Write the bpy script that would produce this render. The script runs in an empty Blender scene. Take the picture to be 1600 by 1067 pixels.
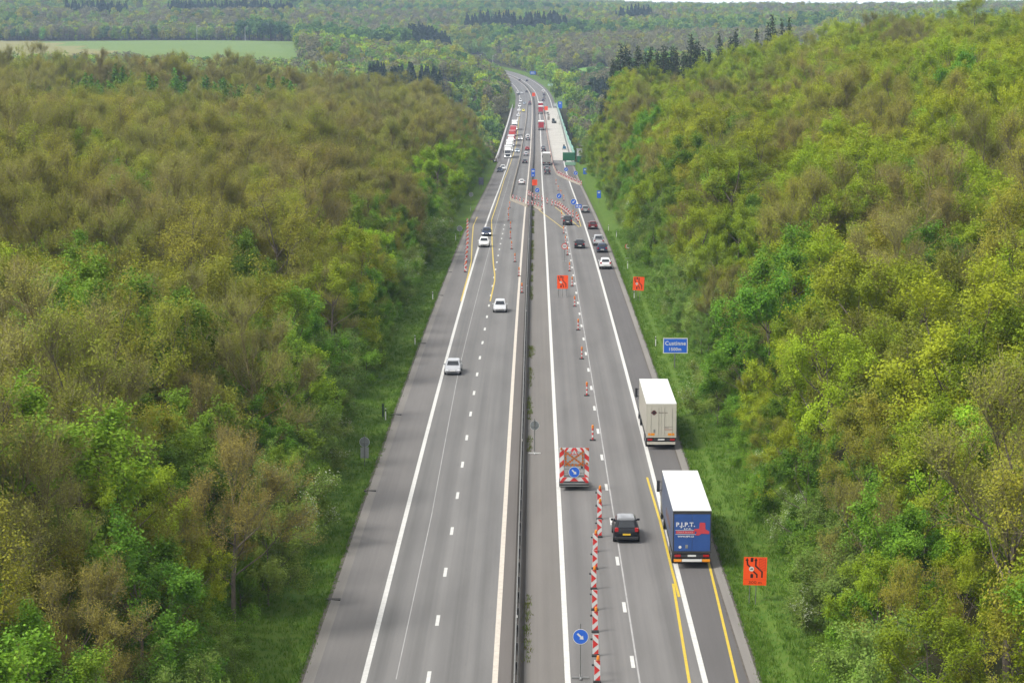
import bpy, bmesh, math, random
import numpy as np
from mathutils import Vector, Matrix, Euler

S = bpy.context.scene
C = S.collection
R = math.radians
rng = np.random.default_rng(11)
random.seed(11)

# ------------------------------------------------------------------ camera, sky, sun, exposure
CAM_Z = 38.0
cam_d = bpy.data.cameras.new('camera')
cam = bpy.data.objects.new('camera', cam_d)
C.objects.link(cam)
cam_d.sensor_width = 36.0
cam_d.lens = 36.0 * 3670.0 / 1600.0
cam_d.clip_start = 1.0
cam_d.clip_end = 20000.0
cam.location = (0, 0, CAM_Z)
cam.rotation_euler = (R(90) - math.atan(533.5 / 3670.0), 0, 0)
S.camera = cam

SUN_EL, SUN_AZ = 52.0, -120.0          # azimuth measured clockwise from +Y
world = bpy.data.worlds.new('World')
S.world = world
world.use_nodes = True
nt = world.node_tree
bg = nt.nodes['Background']
sky = nt.nodes.new('ShaderNodeTexSky')
sky.sky_type = 'NISHITA'
sky.sun_disc = False
sky.sun_elevation = R(SUN_EL)
sky.sun_rotation = R(SUN_AZ)
sky.air_density = 1.0
sky.dust_density = 3.0
sky.ozone_density = 1.0
hs = nt.nodes.new('ShaderNodeHueSaturation')
hs.inputs['Saturation'].default_value = 0.10     # a closed cloud cover: nearly grey light
nt.links.new(sky.outputs[0], hs.inputs['Color'])
tc_ = nt.nodes.new('ShaderNodeTexCoord'); sx_ = nt.nodes.new('ShaderNodeSeparateXYZ'); mr_ = nt.nodes.new('ShaderNodeMapRange')
mr_.inputs[1].default_value = 0.0; mr_.inputs[2].default_value = 0.45; mr_.inputs[3].default_value = 0.8; mr_.inputs[4].default_value = 0.12
mx_ = nt.nodes.new('ShaderNodeMix'); mx_.data_type = 'RGBA'; mx_.inputs[7].default_value = (7.6, 7.7, 7.9, 1)     # white cloud bank towards the horizon
nt.links.new(tc_.outputs['Generated'], sx_.inputs[0]); nt.links.new(sx_.outputs['Z'], mr_.inputs[0]); nt.links.new(mr_.outputs[0], mx_.inputs[0])
nt.links.new(hs.outputs[0], mx_.inputs[6]); nt.links.new(mx_.outputs[2], bg.inputs['Color'])
bg.inputs['Strength'].default_value = 0.112

sun_d = bpy.data.lights.new('sun', 'SUN')
sun = bpy.data.objects.new('sun', sun_d)
C.objects.link(sun)
sun_d.energy = 1.5
sun_d.angle = R(18)
sun_d.color = (1.0, 0.96, 0.90)
az, el = R(SUN_AZ), R(SUN_EL)
sdir = Vector((math.sin(az) * math.cos(el), math.cos(az) * math.cos(el), math.sin(el)))
sun.rotation_euler = (-sdir).to_track_quat('-Z', 'Y').to_euler()

S.view_settings.view_transform = 'Standard'
S.view_settings.look = 'None'
S.view_settings.exposure = 1.3
S.view_settings.gamma = 1.0
S.cycles.max_bounces = 6
S.cycles.diffuse_bounces = 3
S.cycles.glossy_bounces = 2
S.cycles.transmission_bounces = 3
S.cycles.transparent_max_bounces = 6
S.cycles.volume_bounces = 0
S.cycles.use_denoising = True
S.cycles.denoiser = 'OPENIMAGEDENOISE'

# ------------------------------------------------------------------ road alignment
def spline(xs, ys):
    xs = np.array(xs, float); ys = np.array(ys, float)
    h = np.diff(xs); m = np.diff(ys) / h
    t = np.empty(len(xs)); t[1:-1] = (m[:-1] * h[1:] + m[1:] * h[:-1]) / (h[:-1] + h[1:]); t[0] = m[0]; t[-1] = m[-1]
    def F(x):
        x = np.asarray(x, float); i = np.clip(np.searchsorted(xs, x) - 1, 0, len(h) - 1)
        s = (x - xs[i]) / h[i]
        return (2*s**3-3*s**2+1)*ys[i] + (s**3-2*s**2+s)*h[i]*t[i] + (-2*s**3+3*s**2)*ys[i+1] + (s**3-s**2)*h[i]*t[i+1]
    return F
ZR = spline([-200,0,130,220,300,380,456,540,635,770,920,1080,1290,1500,1800,2100,2600],
            [0.9,0.8,0.5,0.05,-1.05,-2.75,-5.0,-8.0,-11.6,-15.9,-18.6,-20.6,-22.9,-24.3,-25.0,-24.0,-20])
CX = spline([-300,127,292,375,453,526,633,768,862,1026,1167,1290,1443,1553,1675,1800,1920,2025,2100,2200,2400,2800],
            [-4.0,.25,1.85,2.7,3.5,4.25,5.35,6.8,7.9,9.6,11.1,12.2,13.3,13.5,12.2,8.3,1.8,-8,-18,-35,-75,-170])
BRIDGE0, BRIDGE1 = 805.0, 1345.0
def heading(Y):
    return -math.atan(float(CX(Y + 2) - CX(Y - 2)) / 4)
def grade(Y):
    return math.atan(float(ZR(Y + 4) - ZR(Y - 4)) / 8)
def RP(Y, t, dz=0.0):
    return Vector((float(CX(Y)) + t, Y, float(ZR(Y)) + dz))

# ------------------------------------------------------------------ terrain
def sstep(a, b, x):
    u = np.clip((x - a) / (b - a), 0, 1)
    return u * u * (3 - 2 * u)
BACK = np.array([
 # X, Y, z
 (0,900,-34),(-60,950,-36),(80,950,-34),(0,1100,-38),(-90,1100,-36),(90,1100,-37),(-200,1000,-32),(220,1000,-20),(-40,1250,-33),(60,1250,-32),
 (-55,1350,-17),(-85,1320,-15),(55,1380,-22),(90,1400,-20),(-35,1460,-17),(-60,1550,-14),(-150,1500,-14),(-300,1480,-13),(-420,1560,-11),(-300,1565,-11),(-200,1560,-12),(-110,1560,-14),(-310,1950,1.2),(-225,1950,.8),(-430,1950,1.6),(-260,2100,0.6),(-180,1830,.5),
 (60,1600,-19),(65,1800,-17),(130,1800,-15),(250,1700,-6),(-90,1750,-8),(-180,1700,1),(-300,1700,1.5),(-420,1700,2),
 (-185,2200,-0.5),(-300,2250,0),(-450,2250,0),(-130,2080,-8),(-60,1950,-16),(-100,2250,-4),(-30,2500,-3),(40,2150,-12),(100,2150,-6),(200,2150,-2),
 (330,2000,4),(-60,2650,2),(80,2500,3),(250,2600,8),(450,2500,12),(-300,2650,12),(-550,2650,14),(-150,2900,12),(60,3000,10),(300,3100,12),(600,3000,16),
 (-400,3300,27),(-100,3400,22),(150,3500,16),(450,3500,17),(800,3500,21),(-700,3300,28),(-600,4200,34),(-150,4200,29),(200,4300,18),(550,4300,6),(1000,4300,14),
 (-900,5200,34),(0,5200,24),(600,5200,2),(1300,5200,16)], float)
def back_z(X, Y):
    X = np.asarray(X, float); Y = np.asarray(Y, float)
    num = np.zeros(X.shape); den = np.zeros(X.shape)
    for bx, by, bz in BACK:
        d2 = ((X - bx)**2 + (0.8 * (Y - by))**2) / (0.06 * by)**2 + 0.02
        w = 1.0 / d2**2.2
        num += w * bz; den += w
    return num / den
def wob(X, Y, s, k=0):
    return (np.sin(X/s*1.7+k)+np.sin(Y/s*1.3+1.7*k+.6)+np.sin((X+Y)/s*.9+2.1*k)+np.sin((X-1.6*Y)/s*.63+k*.7))/4
def ground_z(X, Y):
    X = np.asarray(X, float); Y = np.asarray(Y, float)
    t = X - CX(Y); zr = ZR(Y)
    # near cutting
    tl = -t
    platL = np.interp(tl, [20, 42, 60, 100, 160, 300], [0.5, 3.2, 4.2, 6.2, 8.5, 11]) + 0.8 * wob(X, Y, 34)
    platL = platL - 2.5 * sstep(300, 60, Y) - sstep(300, 620, Y) * np.interp(tl, [20, 42, 60, 100, 160], [9.0, 9.2, 8.6, 7.4, 6.8])
    left = zr + (platL - zr) * sstep(14.5, 40, tl)
    platR = np.interp(t, [18, 32, 51, 70, 95, 150, 300], [0, 1.5, 8, 13, 16.5, 20, 24]) + 0.9 * wob(X, Y, 31, 2)
    platR = np.maximum(platR, zr + 0.2) - 3.0 * sstep(320, 80, Y) * sstep(25, 60, t)
    platR = platR - (7.0 - 3.4 * sstep(60, 120, t)) * sstep(330, 640, Y) * sstep(24, 44, t)
    right = zr + (platR - zr) * sstep(15.5, 33, t)
    near = np.where(t < 0, left, right)
    verge = zr - 0.05 - 0.25 * sstep(0, 2.0, np.where(t < 0, tl - 11.9, t - 13.6)) + 0.55 * sstep(1.5, 5.0, np.where(t < 0, tl - 11.9, t - 13.6))
    near = np.where(np.abs(t) < 16.5, np.maximum(np.where((tl < 14.5) & (t < 15.5), verge, near), verge), np.maximum(near, verge))
    far = back_z(X, Y) + 1.2 * wob(X, Y, 90, 1) * sstep(900, 1600, Y)
    # far corridor hugs the road again past the bridge
    hug = sstep(60, 16, np.abs(t)) * sstep(BRIDGE1 - 10, BRIDGE1, Y) * sstep(2500, 2200, Y)
    far = far * (1 - hug) + (zr - 0.06) * hug
    far = np.where((Y < BRIDGE1 - 1) & (np.abs(t) < 22), np.minimum(far, zr - 3.0), far)
    b = sstep(770, 850, Y + 0.25 * np.abs(t) - 10)
    b = np.where(np.abs(t) < 16, sstep(BRIDGE0 - 4, BRIDGE0 + 26, Y), b)
    return near * (1 - b) + far * b

# ------------------------------------------------------------------ material helpers
def pbsdf(m):
    return m.node_tree.nodes['Principled BSDF']
MATS = {}
KD = 0.77               # everyday albedo level of paint, metal and asphalt
def mat(name, col, rough=0.55, metal=0.0, var=0.0, scale=4.0, emit=0.0, spec=0.5, coat=0.0, bump=0.0):
    if name in MATS: return MATS[name]
    m = bpy.data.materials.new(name); m.use_nodes = True; MATS[name] = m
    if not emit: col = tuple(c * KD for c in col)
    p = pbsdf(m); n = m.node_tree.nodes; l = m.node_tree.links
    p.inputs['Base Color'].default_value = (*col, 1)
    p.inputs['Roughness'].default_value = rough
    p.inputs['Metallic'].default_value = metal
    p.inputs['Specular IOR Level'].default_value = spec
    p.inputs['Coat Weight'].default_value = coat
    if emit:
        p.inputs['Emission Color'].default_value = (*col, 1); p.inputs['Emission Strength'].default_value = emit
    if var or bump:
        tc = n.new('ShaderNodeTexCoord'); no = n.new('ShaderNodeTexNoise')
        no.inputs['Scale'].default_value = scale; no.inputs['Detail'].default_value = 5; no.inputs['Roughness'].default_value = 0.65
        l.new(tc.outputs['Object'], no.inputs['Vector'])
        if var:
            mr = n.new('ShaderNodeMapRange'); mr.inputs[1].default_value = 0.3; mr.inputs[2].default_value = 0.7
            mr.inputs[3].default_value = 1 - var; mr.inputs[4].default_value = 1 + var
            l.new(no.outputs[0], mr.inputs[0])
            vm = n.new('ShaderNodeVectorMath'); vm.operation = 'SCALE'; vm.inputs[0].default_value = col
            l.new(mr.outputs[0], vm.inputs['Scale']); l.new(vm.outputs[0], p.inputs['Base Color'])
        if bump:
            b = n.new('ShaderNodeBump'); b.inputs['Strength'].default_value = bump
            l.new(no.outputs[0], b.inputs['Height']); l.new(b.outputs[0], p.inputs['Normal'])
    return m

def asphalt(name, col, streak=0.15, patch=0.10, track=None):
    col = tuple(c * KD for c in col)
    m = bpy.data.materials.new(name); m.use_nodes = True
    n = m.node_tree.nodes; l = m.node_tree.links; p = pbsdf(m)
    p.inputs['Roughness'].default_value = 0.85; p.inputs['Specular IOR Level'].default_value = 0.3
    uv = n.new('ShaderNodeUVMap')
    def noise(sx, sy, detail, rough=0.6):
        mp = n.new('ShaderNodeMapping'); mp.inputs['Scale'].default_value = (sx, sy, 1)
        l.new(uv.outputs[0], mp.inputs[0])
        t = n.new('ShaderNodeTexNoise'); t.inputs['Scale'].default_value = 1.0; t.inputs['Detail'].default_value = detail; t.inputs['Roughness'].default_value = rough
        l.new(mp.outputs[0], t.inputs['Vector']); return t.outputs[0]
    def rng_(x, lo, hi):
        r = n.new('ShaderNodeMapRange'); r.inputs[1].default_value = 0.3; r.inputs[2].default_value = 0.7
        r.inputs[3].default_value = lo; r.inputs[4].default_value = hi; l.new(x, r.inputs[0]); return r.outputs[0]
    def mul(a, b):
        k = n.new('ShaderNodeMath'); k.operation = 'MULTIPLY'; l.new(a, k.inputs[0]); l.new(b, k.inputs[1]); return k.outputs[0]
    a = rng_(noise(0.85, 0.005, 3), 1 - streak, 1 + streak)          # worn wheel tracks along the lane
    b = rng_(noise(0.35, 0.05, 4), 1 - patch, 1 + patch)             # broad patches
    c = rng_(noise(9, 9, 3, 0.8), 0.92, 1.08)                        # grain of the chippings
    d = rng_(noise(4.0, 0.012, 2), 0.95, 1.05)
    f = mul(mul(a, b), mul(c, d))
    if track is not None:                                            # wheel tracks polished by traffic, 1.86 m apart
        sp = n.new('ShaderNodeSeparateXYZ'); l.new(uv.outputs[0], sp.inputs[0])
        ph = n.new('ShaderNodeMath'); ph.operation = 'MULTIPLY_ADD'; ph.inputs[1].default_value = 2*math.pi/1.86; ph.inputs[2].default_value = -track*2*math.pi/1.86; l.new(sp.outputs[0], ph.inputs[0])
        co = n.new('ShaderNodeMath'); co.operation = 'COSINE'; l.new(ph.outputs[0], co.inputs[0])
        am = rng_(noise(.3, .004, 2), .02, .17); am = mul(am, co.outputs[0])
        ad = n.new('ShaderNodeMath'); ad.operation = 'SUBTRACT'; ad.inputs[0].default_value = 1.0; l.new(am, ad.inputs[1]); f = mul(f, ad.outputs[0])
        # scattered repairs and drips
        dr = n.new('ShaderNodeMapRange'); dr.inputs[1].default_value = .66; dr.inputs[2].default_value = .72; dr.inputs[3].default_value = 1.0; dr.inputs[4].default_value = .84; l.new(noise(1.6, .22, 4, .7), dr.inputs[0]); f = mul(f, dr.outputs[0])
    vm = n.new('ShaderNodeVectorMath'); vm.operation = 'SCALE'; vm.inputs[0].default_value = col
    l.new(f, vm.inputs['Scale']); l.new(vm.outputs[0], p.inputs['Base Color'])
    return m

def cover(name, c1, c2, c3, s1=0.12, s2=1.4):
    """ground cover with broad patches and fine mottling in world metres"""
    m = bpy.data.materials.new(name); m.use_nodes = True
    n = m.node_tree.nodes; l = m.node_tree.links; p = pbsdf(m)
    p.inputs['Roughness'].default_value = 0.95; p.inputs['Specular IOR Level'].default_value = 0.1
    tc = n.new('ShaderNodeTexCoord')
    def noise(s, det):
        t = n.new('ShaderNodeTexNoise'); t.inputs['Scale'].default_value = s; t.inputs['Detail'].default_value = det; t.inputs['Roughness'].default_value = 0.7
        l.new(tc.outputs['Object'], t.inputs['Vector'])
        r = n.new('ShaderNodeMapRange'); r.inputs[1].default_value = 0.35; r.inputs[2].default_value = 0.65; l.new(t.outputs[0], r.inputs[0]); return r.outputs[0]
    m1 = n.new('ShaderNodeMix'); m1.data_type = 'RGBA'; m1.inputs[6].default_value = (*c1, 1); m1.inputs[7].default_value = (*c2, 1); l.new(noise(s1, 4), m1.inputs[0])
    m2 = n.new('ShaderNodeMix'); m2.data_type = 'RGBA'; l.new(m1.outputs[2], m2.inputs[6]); m2.inputs[7].default_value = (*c3, 1)
    k = n.new('ShaderNodeMath'); k.operation = 'MULTIPLY'; k.inputs[1].default_value = 0.6; l.new(noise(s2, 6), k.inputs[0]); l.new(k.outputs[0], m2.inputs[0])
    l.new(m2.outputs[2], p.inputs['Base Color'])
    return m

def leaf_mat(name, c1, c2, hue=0.02, val=0.25, trans=0.3):
    hue *= 1.25; val *= 1.3
    if name.startswith('leaf'): c1 = tuple(c * 1.18 for c in c1); c2 = tuple(c * 1.18 for c in c2)
    """foliage: two leaf colours mixed leaf by leaf, shifted a little from tree to tree"""
    m = bpy.data.materials.new(name); m.use_nodes = True
    n = m.node_tree.nodes; l = m.node_tree.links
    at = n.new('ShaderNodeAttribute'); at.attribute_name = 'tone'
    mx = n.new('ShaderNodeMix'); mx.data_type = 'RGBA'; mx.inputs[6].default_value = (*c1, 1); mx.inputs[7].default_value = (*c2, 1)
    l.new(at.outputs['Fac'], mx.inputs[0])
    oi = n.new('ShaderNodeObjectInfo')
    hsv = n.new('ShaderNodeHueSaturation')
    r1 = n.new('ShaderNodeMapRange'); r1.inputs[3].default_value = 0.5 - hue; r1.inputs[4].default_value = 0.5 + hue; l.new(oi.outputs['Random'], r1.inputs[0])
    wn = n.new('ShaderNodeTexWhiteNoise'); wn.noise_dimensions = '1D'; l.new(oi.outputs['Random'], wn.inputs['W'])
    r2 = n.new('ShaderNodeMapRange'); r2.inputs[3].default_value = 1 - val; r2.inputs[4].default_value = 1 + val; l.new(wn.outputs['Value'], r2.inputs[0])
    l.new(r1.outputs[0], hsv.inputs['Hue']); l.new(r2.outputs[0], hsv.inputs['Value']); l.new(mx.outputs[2], hsv.inputs['Color'])
    p = pbsdf(m); p.inputs['Roughness'].default_value = 0.7; p.inputs['Specular IOR Level'].default_value = 0.2
    l.new(hsv.outputs[0], p.inputs['Base Color'])
    tr = n.new('ShaderNodeBsdfTranslucent'); l.new(hsv.outputs[0], tr.inputs['Color'])
    ms = n.new('ShaderNodeMixShader'); ms.inputs[0].default_value = trans
    l.new(p.outputs[0], ms.inputs[1]); l.new(tr.outputs[0], ms.inputs[2])
    l.new(ms.outputs[0], n['Material Output'].inputs['Surface'])
    return m

# ------------------------------------------------------------------ mesh helpers
class MB:
    def __init__(self): self.v = []; self.f = []; self.m = []; self.uv = None
    def add(self, vs, fs, mi=0):
        o = len(self.v); self.v += [tuple(x) for x in vs]
        for q in fs: self.f.append(tuple(i + o for i in q)); self.m.append(mi)
    def box(self, x0, x1, y0, y1, z0, z1, mi=0):
        self.add([(x0,y0,z0),(x1,y0,z0),(x1,y1,z0),(x0,y1,z0),(x0,y0,z1),(x1,y0,z1),(x1,y1,z1),(x0,y1,z1)],
                 [(3,2,1,0),(4,5,6,7),(0,1,5,4),(1,2,6,5),(2,3,7,6),(3,0,4,7)], mi)
    def cyl(self, p0, p1, r0, r1=None, n=10, mi=0, cap=True):
        r1 = r0 if r1 is None else r1
        p0 = Vector(p0); p1 = Vector(p1); d = (p1 - p0).normalized()
        a = d.orthogonal().normalized(); b = d.cross(a)
        vs = []
        for p, r in ((p0, r0), (p1, r1)):
            for i in range(n):
                an = 2 * math.pi * i / n
                vs.append(p + a * (r * math.cos(an)) + b * (r * math.sin(an)))
        fs = [(i, (i+1) % n, n + (i+1) % n, n + i) for i in range(n)]
        if cap: fs += [tuple(range(n))[::-1], tuple(range(n, 2*n))]
        self.add(vs, fs, mi)
    def flat(self, pts, y, mi=0):                       # polygon facing -Y, pts = (x, z)
        self.add([(a, y, b) for a, b in pts], [tuple(range(len(pts)))], mi)
    def plate(self, pts, y0, y1, mi=0):                 # the same with thickness (y0 = face side)
        n = len(pts)
        vs = [(a, y0, b) for a, b in pts] + [(a, y1, b) for a, b in pts]
        self.add(vs, [tuple(range(n)), tuple(range(n, 2*n))[::-1]] + [(i, n+i, n+(i+1) % n, (i+1) % n) for i in range(n)], mi)
    def loft(self, rings, mi=0, cap=True):
        n = len(rings[0]); vs = [p for r in rings for p in r]; fs = []
        for k in range(len(rings) - 1):
            for i in range(n):
                j = (i + 1) % n
                fs.append((k*n+i, k*n+j, (k+1)*n+j, (k+1)*n+i))
        if cap: fs += [tuple(range(n))[::-1], tuple(range((len(rings)-1)*n, len(rings)*n))]
        self.add(vs, fs, mi)
    def bevel(self, w, seg=2):
        bm = bmesh.new(); me = bpy.data.meshes.new('tmp')
        me.from_pydata(self.v, [], self.f); me.polygons.foreach_set('material_index', self.m); bm.from_mesh(me)
        bmesh.ops.recalc_face_normals(bm, faces=bm.faces)
        bmesh.ops.bevel(bm, geom=list(bm.edges), offset=w, segments=seg, affect='EDGES', clamp_overlap=True)
        bm.verts.index_update()
        self.v = [tuple(v.co) for v in bm.verts]; self.f = [tuple(v.index for v in f.verts) for f in bm.faces]; self.m = [f.material_index for f in bm.faces]
        bm.free(); bpy.data.meshes.remove(me); return self
    def mesh(self, name, mats, smooth=False):
        me = bpy.data.meshes.new(name); me.from_pydata(self.v, [], self.f)
        for k in (mats if isinstance(mats, (list, tuple)) else [mats]): me.materials.append(k)
        me.polygons.foreach_set('material_index', self.m)
        if smooth: me.polygons.foreach_set('use_smooth', [True] * len(self.f)); me.set_sharp_from_angle(angle=R(38))
        return me
    def build(self, name, mats, parent=None, smooth=False, fix=False):
        me = self.mesh(name, mats, smooth)
        if fix:
            bm = bmesh.new(); bm.from_mesh(me); bmesh.ops.recalc_face_normals(bm, faces=bm.faces); bm.to_mesh(me); bm.free()
        return link(name, me, parent)
def link(name, data, parent=None):
    o = bpy.data.objects.new(name, data); C.objects.link(o)
    if parent is not None: o.parent = parent
    return o
def tag(o, label=None, cat=None, group=None, kind=None):
    if label: o['label'] = label
    if cat: o['category'] = cat
    if group: o['group'] = group
    if kind: o['kind'] = kind
    return o
def thing(name, label, cat, group=None):
    return tag(link(name, None), label, cat, group)
KIDS = {}
def kids(o):
    if o.name not in KIDS: KIDS[o.name] = list(o.children)
    return KIDS[o.name]
def dup(root, label, group=None):
    r = root.copy(); C.objects.link(r); r['label'] = label
    if group: r['group'] = group
    for ch in kids(root):
        c = ch.copy(); C.objects.link(c); c.parent = r
        for g in kids(ch):
            d = g.copy(); C.objects.link(d); d.parent = c
    return r
def put(o, Y, t, flip=False, dz=0.0, yaw=0.0):
    o.location = RP(Y, t, dz)
    h, g = heading(Y), grade(Y)
    o.rotation_euler = (-g if flip else g, 0, h + (math.pi if flip else 0) + yaw)
    return o
def text(s, size, m, parent, name, loc, rot=(R(90), 0, 0), sx=1.0, bold=0.0, align='CENTER'):
    cu = bpy.data.curves.new('text', 'FONT'); cu.body = s; cu.size = size; cu.align_x = align; cu.align_y = 'CENTER'; cu.offset = bold
    cu.resolution_u = 3; cu.space_character = 1.08
    o = bpy.data.objects.new('text', cu); C.objects.link(o); bpy.context.view_layer.update()
    me = bpy.data.meshes.new_from_object(o.evaluated_get(bpy.context.evaluated_depsgraph_get()))
    bpy.data.objects.remove(o); me.materials.clear(); me.materials.append(m)
    ob = link(name, me, parent); ob.location = loc; ob.rotation_euler = rot; ob.scale = (sx, 1, 1)
    return ob
def circle(x, z, r, n=28):
    return [(x + r*math.cos(2*math.pi*i/n), z + r*math.sin(2*math.pi*i/n)) for i in range(n)]

# ------------------------------------------------------------------ ground sheet
def axis_points():
    near = np.concatenate([np.arange(10, 24, 0.7), np.arange(24, 64, 2.5), np.arange(64, 180, 7), np.geomspace(180, 2600, 34)])
    core = np.array([-9, -4.5, 0, 4.5, 9], float)
    return np.concatenate([-near[::-1], core, near])
TT = axis_points()
YY = np.concatenate([np.arange(-30, 420, 3.0), np.arange(420, 780, 6.0), np.arange(780, 870, 2.5), np.arange(870, 1380, 10.0), np.arange(1380, 2300, 14.0), np.geomspace(2300, 6500, 70)])
gx = CX(np.minimum(YY, 2300))[:, None] + TT[None, :]
gy = np.repeat(YY[:, None], len(TT), 1)
gz = ground_z(gx, gy)
nY, nT = gx.shape
idx = np.arange(nY * nT).reshape(nY, nT)
faces = np.stack([idx[:-1, :-1], idx[:-1, 1:], idx[1:, 1:], idx[1:, :-1]], -1).reshape(-1, 4)
fx = (gx[:-1, :-1] + gx[1:, 1:]) / 2; fy = (gy[:-1, :-1] + gy[1:, 1:]) / 2; ftt = fx - CX(np.minimum(fy, 2300))
mi = np.zeros(fx.shape, int)                                            # 0 forest floor
verge = (fy < 830) & (ftt > -19.5) & (ftt < 21.5) | ((fy > BRIDGE1) & (fy < 2300) & (ftt > -15) & (ftt < 22))
mi[verge] = 1
def in_green(X, Y):     # the big green field on the plateau
    b = X / Y * 3670 + 800
    return (Y > 1592) & (Y < 2240 + 0.25 * (X + 200)) & (b > 30 + (2240 - Y) * 0.27) & (b < 468)
def in_crop(X, Y):
    b = X / Y * 3670 + 800
    return (Y > 1592) & (Y < 2240) & (b > -400) & (b <= 30 + (2240 - Y) * 0.27)
def in_meadow(X, Y):
    b = X / Y * 3670 + 800
    return ((Y > 1690) & (Y < 1900) & (b > 866) & (b < 1010)) | ((Y > 1340) & (Y < 1530) & (b > 684) & (b < 742)) | ((Y > 2560) & (Y < 2760) & (b > 205) & (b < 270))
mi[in_green(fx, fy)] = 2; mi[in_crop(fx, fy)] = 3; mi[in_meadow(fx, fy)] = 4
gm = bpy.data.meshes.new('ground')
gm.from_pydata(np.stack([gx, gy, gz], -1).reshape(-1, 3).tolist(), [], faces.tolist())
for k in (cover('forest_floor', (.045, .04, .018), (.05, .06, .02), (.03, .028, .014), .15, 2.0),
          cover('verge_grass', (.045, .11, .012), (.075, .14, .016), (.11, .135, .03), .25, 2.0),
          cover('green_field', (.095, .165, .04), (.12, .18, .05), (.13, .175, .055), .02, .3),
          cover('crop_field', (.20, .19, .075), (.17, .18, .065), (.19, .17, .07), .03, .3),
          cover('meadow_grass', (.10, .22, .04), (.13, .24, .045), (.14, .21, .05), .03, .4)):
    gm.materials.append(k)
gm.polygons.foreach_set('material_index', mi.reshape(-1)); gm.polygons.foreach_set('use_smooth', np.ones(len(faces), bool))
tag(link('ground', gm), kind='structure')

# ------------------------------------------------------------------ road surface
def strip_mesh(name, cols, mats, Y0, Y1, dz, step=None, uvs=True, parent=None):
    """longitudinal strips: cols = [(t0, t1, material index, z0, z1)]; Y samples follow the alignment"""
    ys = np.arange(Y0, Y1 + .01, 5.0) if step is None else np.arange(Y0, Y1 + .01, step)
    if ys[-1] < Y1: ys = np.append(ys, Y1)
    cx = CX(ys); zr = ZR(ys); vs = []; fs = []; ms = []; uv = []
    for (t0, t1, m, za, zb) in cols:
        o = len(vs)
        for a, b, yy in zip(cx, zr, ys):
            vs += [(a + t0, yy, b + dz + za), (a + t1, yy, b + dz + zb)]
        for k in range(len(ys) - 1):
            q = (o + 2*k, o + 2*k + 1, o + 2*k + 3, o + 2*k + 2); fs.append(q); ms.append(m)
            uv += [(t0, ys[k]), (t1, ys[k]), (t1, ys[k+1]), (t0, ys[k+1])]
    me = bpy.data.meshes.new(name); me.from_pydata(vs, [], fs)
    for k in mats: me.materials.append(k)
    me.polygons.foreach_set('material_index', ms)
    if uvs:
        l = me.uv_layers.new(name='UVMap'); l.data.foreach_set('uv', np.array(uv, np.float32).reshape(-1))
    return link(name, me, parent)
aspL = asphalt('asphalt_left_lanes', (.168, .163, .156), track=-7.6); aspR = asphalt('asphalt_right_lanes', (.166, .159, .152), track=3.85)
shL = asphalt('asphalt_left_shoulder', (.172, .163, .155), .06, .09); shR = asphalt('asphalt_right_shoulder', (.122, .115, .112), .06, .09)
medL = asphalt('asphalt_inner_strip', (.140, .127, .117), .05, .08); medR = asphalt('asphalt_median', (.170, .157, .142), .05, .08)
dirt = asphalt('median_dirt', (.048, .041, .034), .1, .3)
tag(strip_mesh('motorway', [(-11.25, -8.62, 2, 0, 0), (-8.62, -1.2, 0, 0, 0), (-1.2, -.5, 4, 0, 0), (-.5, -.3, 4, 0, 0), (-.3, .42, 6, 0, 0), (.42, 2.85, 5, 0, 0), (2.85, 10.55, 1, 0, 0), (10.55, 12.85, 3, 0, 0)],
               [aspL, aspR, shL, shR, medL, medR, dirt], 60, 2300, 0.0), kind='structure')
conc = asphalt('gutter_concrete', (.22, .205, .185), .06, .16); concd = mat('gutter_edge', (.10, .085, .07), .9, var=.3, scale=1.5)
tag(strip_mesh('kerb', [(-11.86, -11.25, 0, .05, -.004), (-12.12, -11.86, 1, .0, .052), (12.97, 13.5, 0, -.004, .05), (12.85, 12.97, 1, -.006, -.004), (13.5, 13.7, 1, .05, -.01)], [conc, concd], 60, BRIDGE0, 0.0), kind='structure')

LN = 0.004
wl = mat('road_paint_white', (.62, .61, .575), .6, var=.16, scale=3.5); wc = mat('road_paint_cream', (.58, .52, .44), .65, var=.18, scale=3.5)
yl = mat('road_paint_yellow', (.60, .43, .025), .6, var=.15, scale=3); seal = mat('joint_seal', (.36, .35, .34), .8, var=.2, scale=.6)
def ribbon(mb, pts, w, mi=0, dz=LN, step=4.0):
    """a painted line through (Y, t) points"""
    Ys = []; ts = []
    for (a, b), (c, d) in zip(pts[:-1], pts[1:]):
        n = max(1, int(abs(c - a) / step))
        for k in range(n): Ys.append(a + (c - a) * k / n); ts.append(b + (d - b) * k / n)
    Ys.append(pts[-1][0]); ts.append(pts[-1][1])
    vs = []
    for i, (Y, t) in enumerate(zip(Ys, ts)):
        j0, j1 = max(i-1, 0), min(i+1, len(Ys)-1)
        a = RP(Ys[j0], ts[j0]); b = RP(Ys[j1], ts[j1]); d = (b - a); d.z = 0; d.normalize(); nn = Vector((d.y, -d.x, 0)) * (w / 2)
        p = RP(Y, t, dz); vs += [p - nn, p + nn]
    fs = [(2*k, 2*k+1, 2*k+3, 2*k+2) for k in range(len(Ys) - 1)]
    if Ys[0] > Ys[-1]: fs = [q[::-1] for q in fs]
    mb.add(vs, fs, mi)
mb = MB()
ribbon(mb, [(60, -8.5), (2300, -8.5)], .31, 0); ribbon(mb, [(60, -1.2), (2300, -1.2)], .31, 1)
ribbon(mb, [(60, 2.86), (2300, 2.86)], .32, 0); ribbon(mb, [(60, 10.5), (BRIDGE0, 10.5)], .31, 0); ribbon(mb, [(BRIDGE1, 10.5), (2300, 10.5)], .31, 0)
k = 0; Y = 101.3
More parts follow.
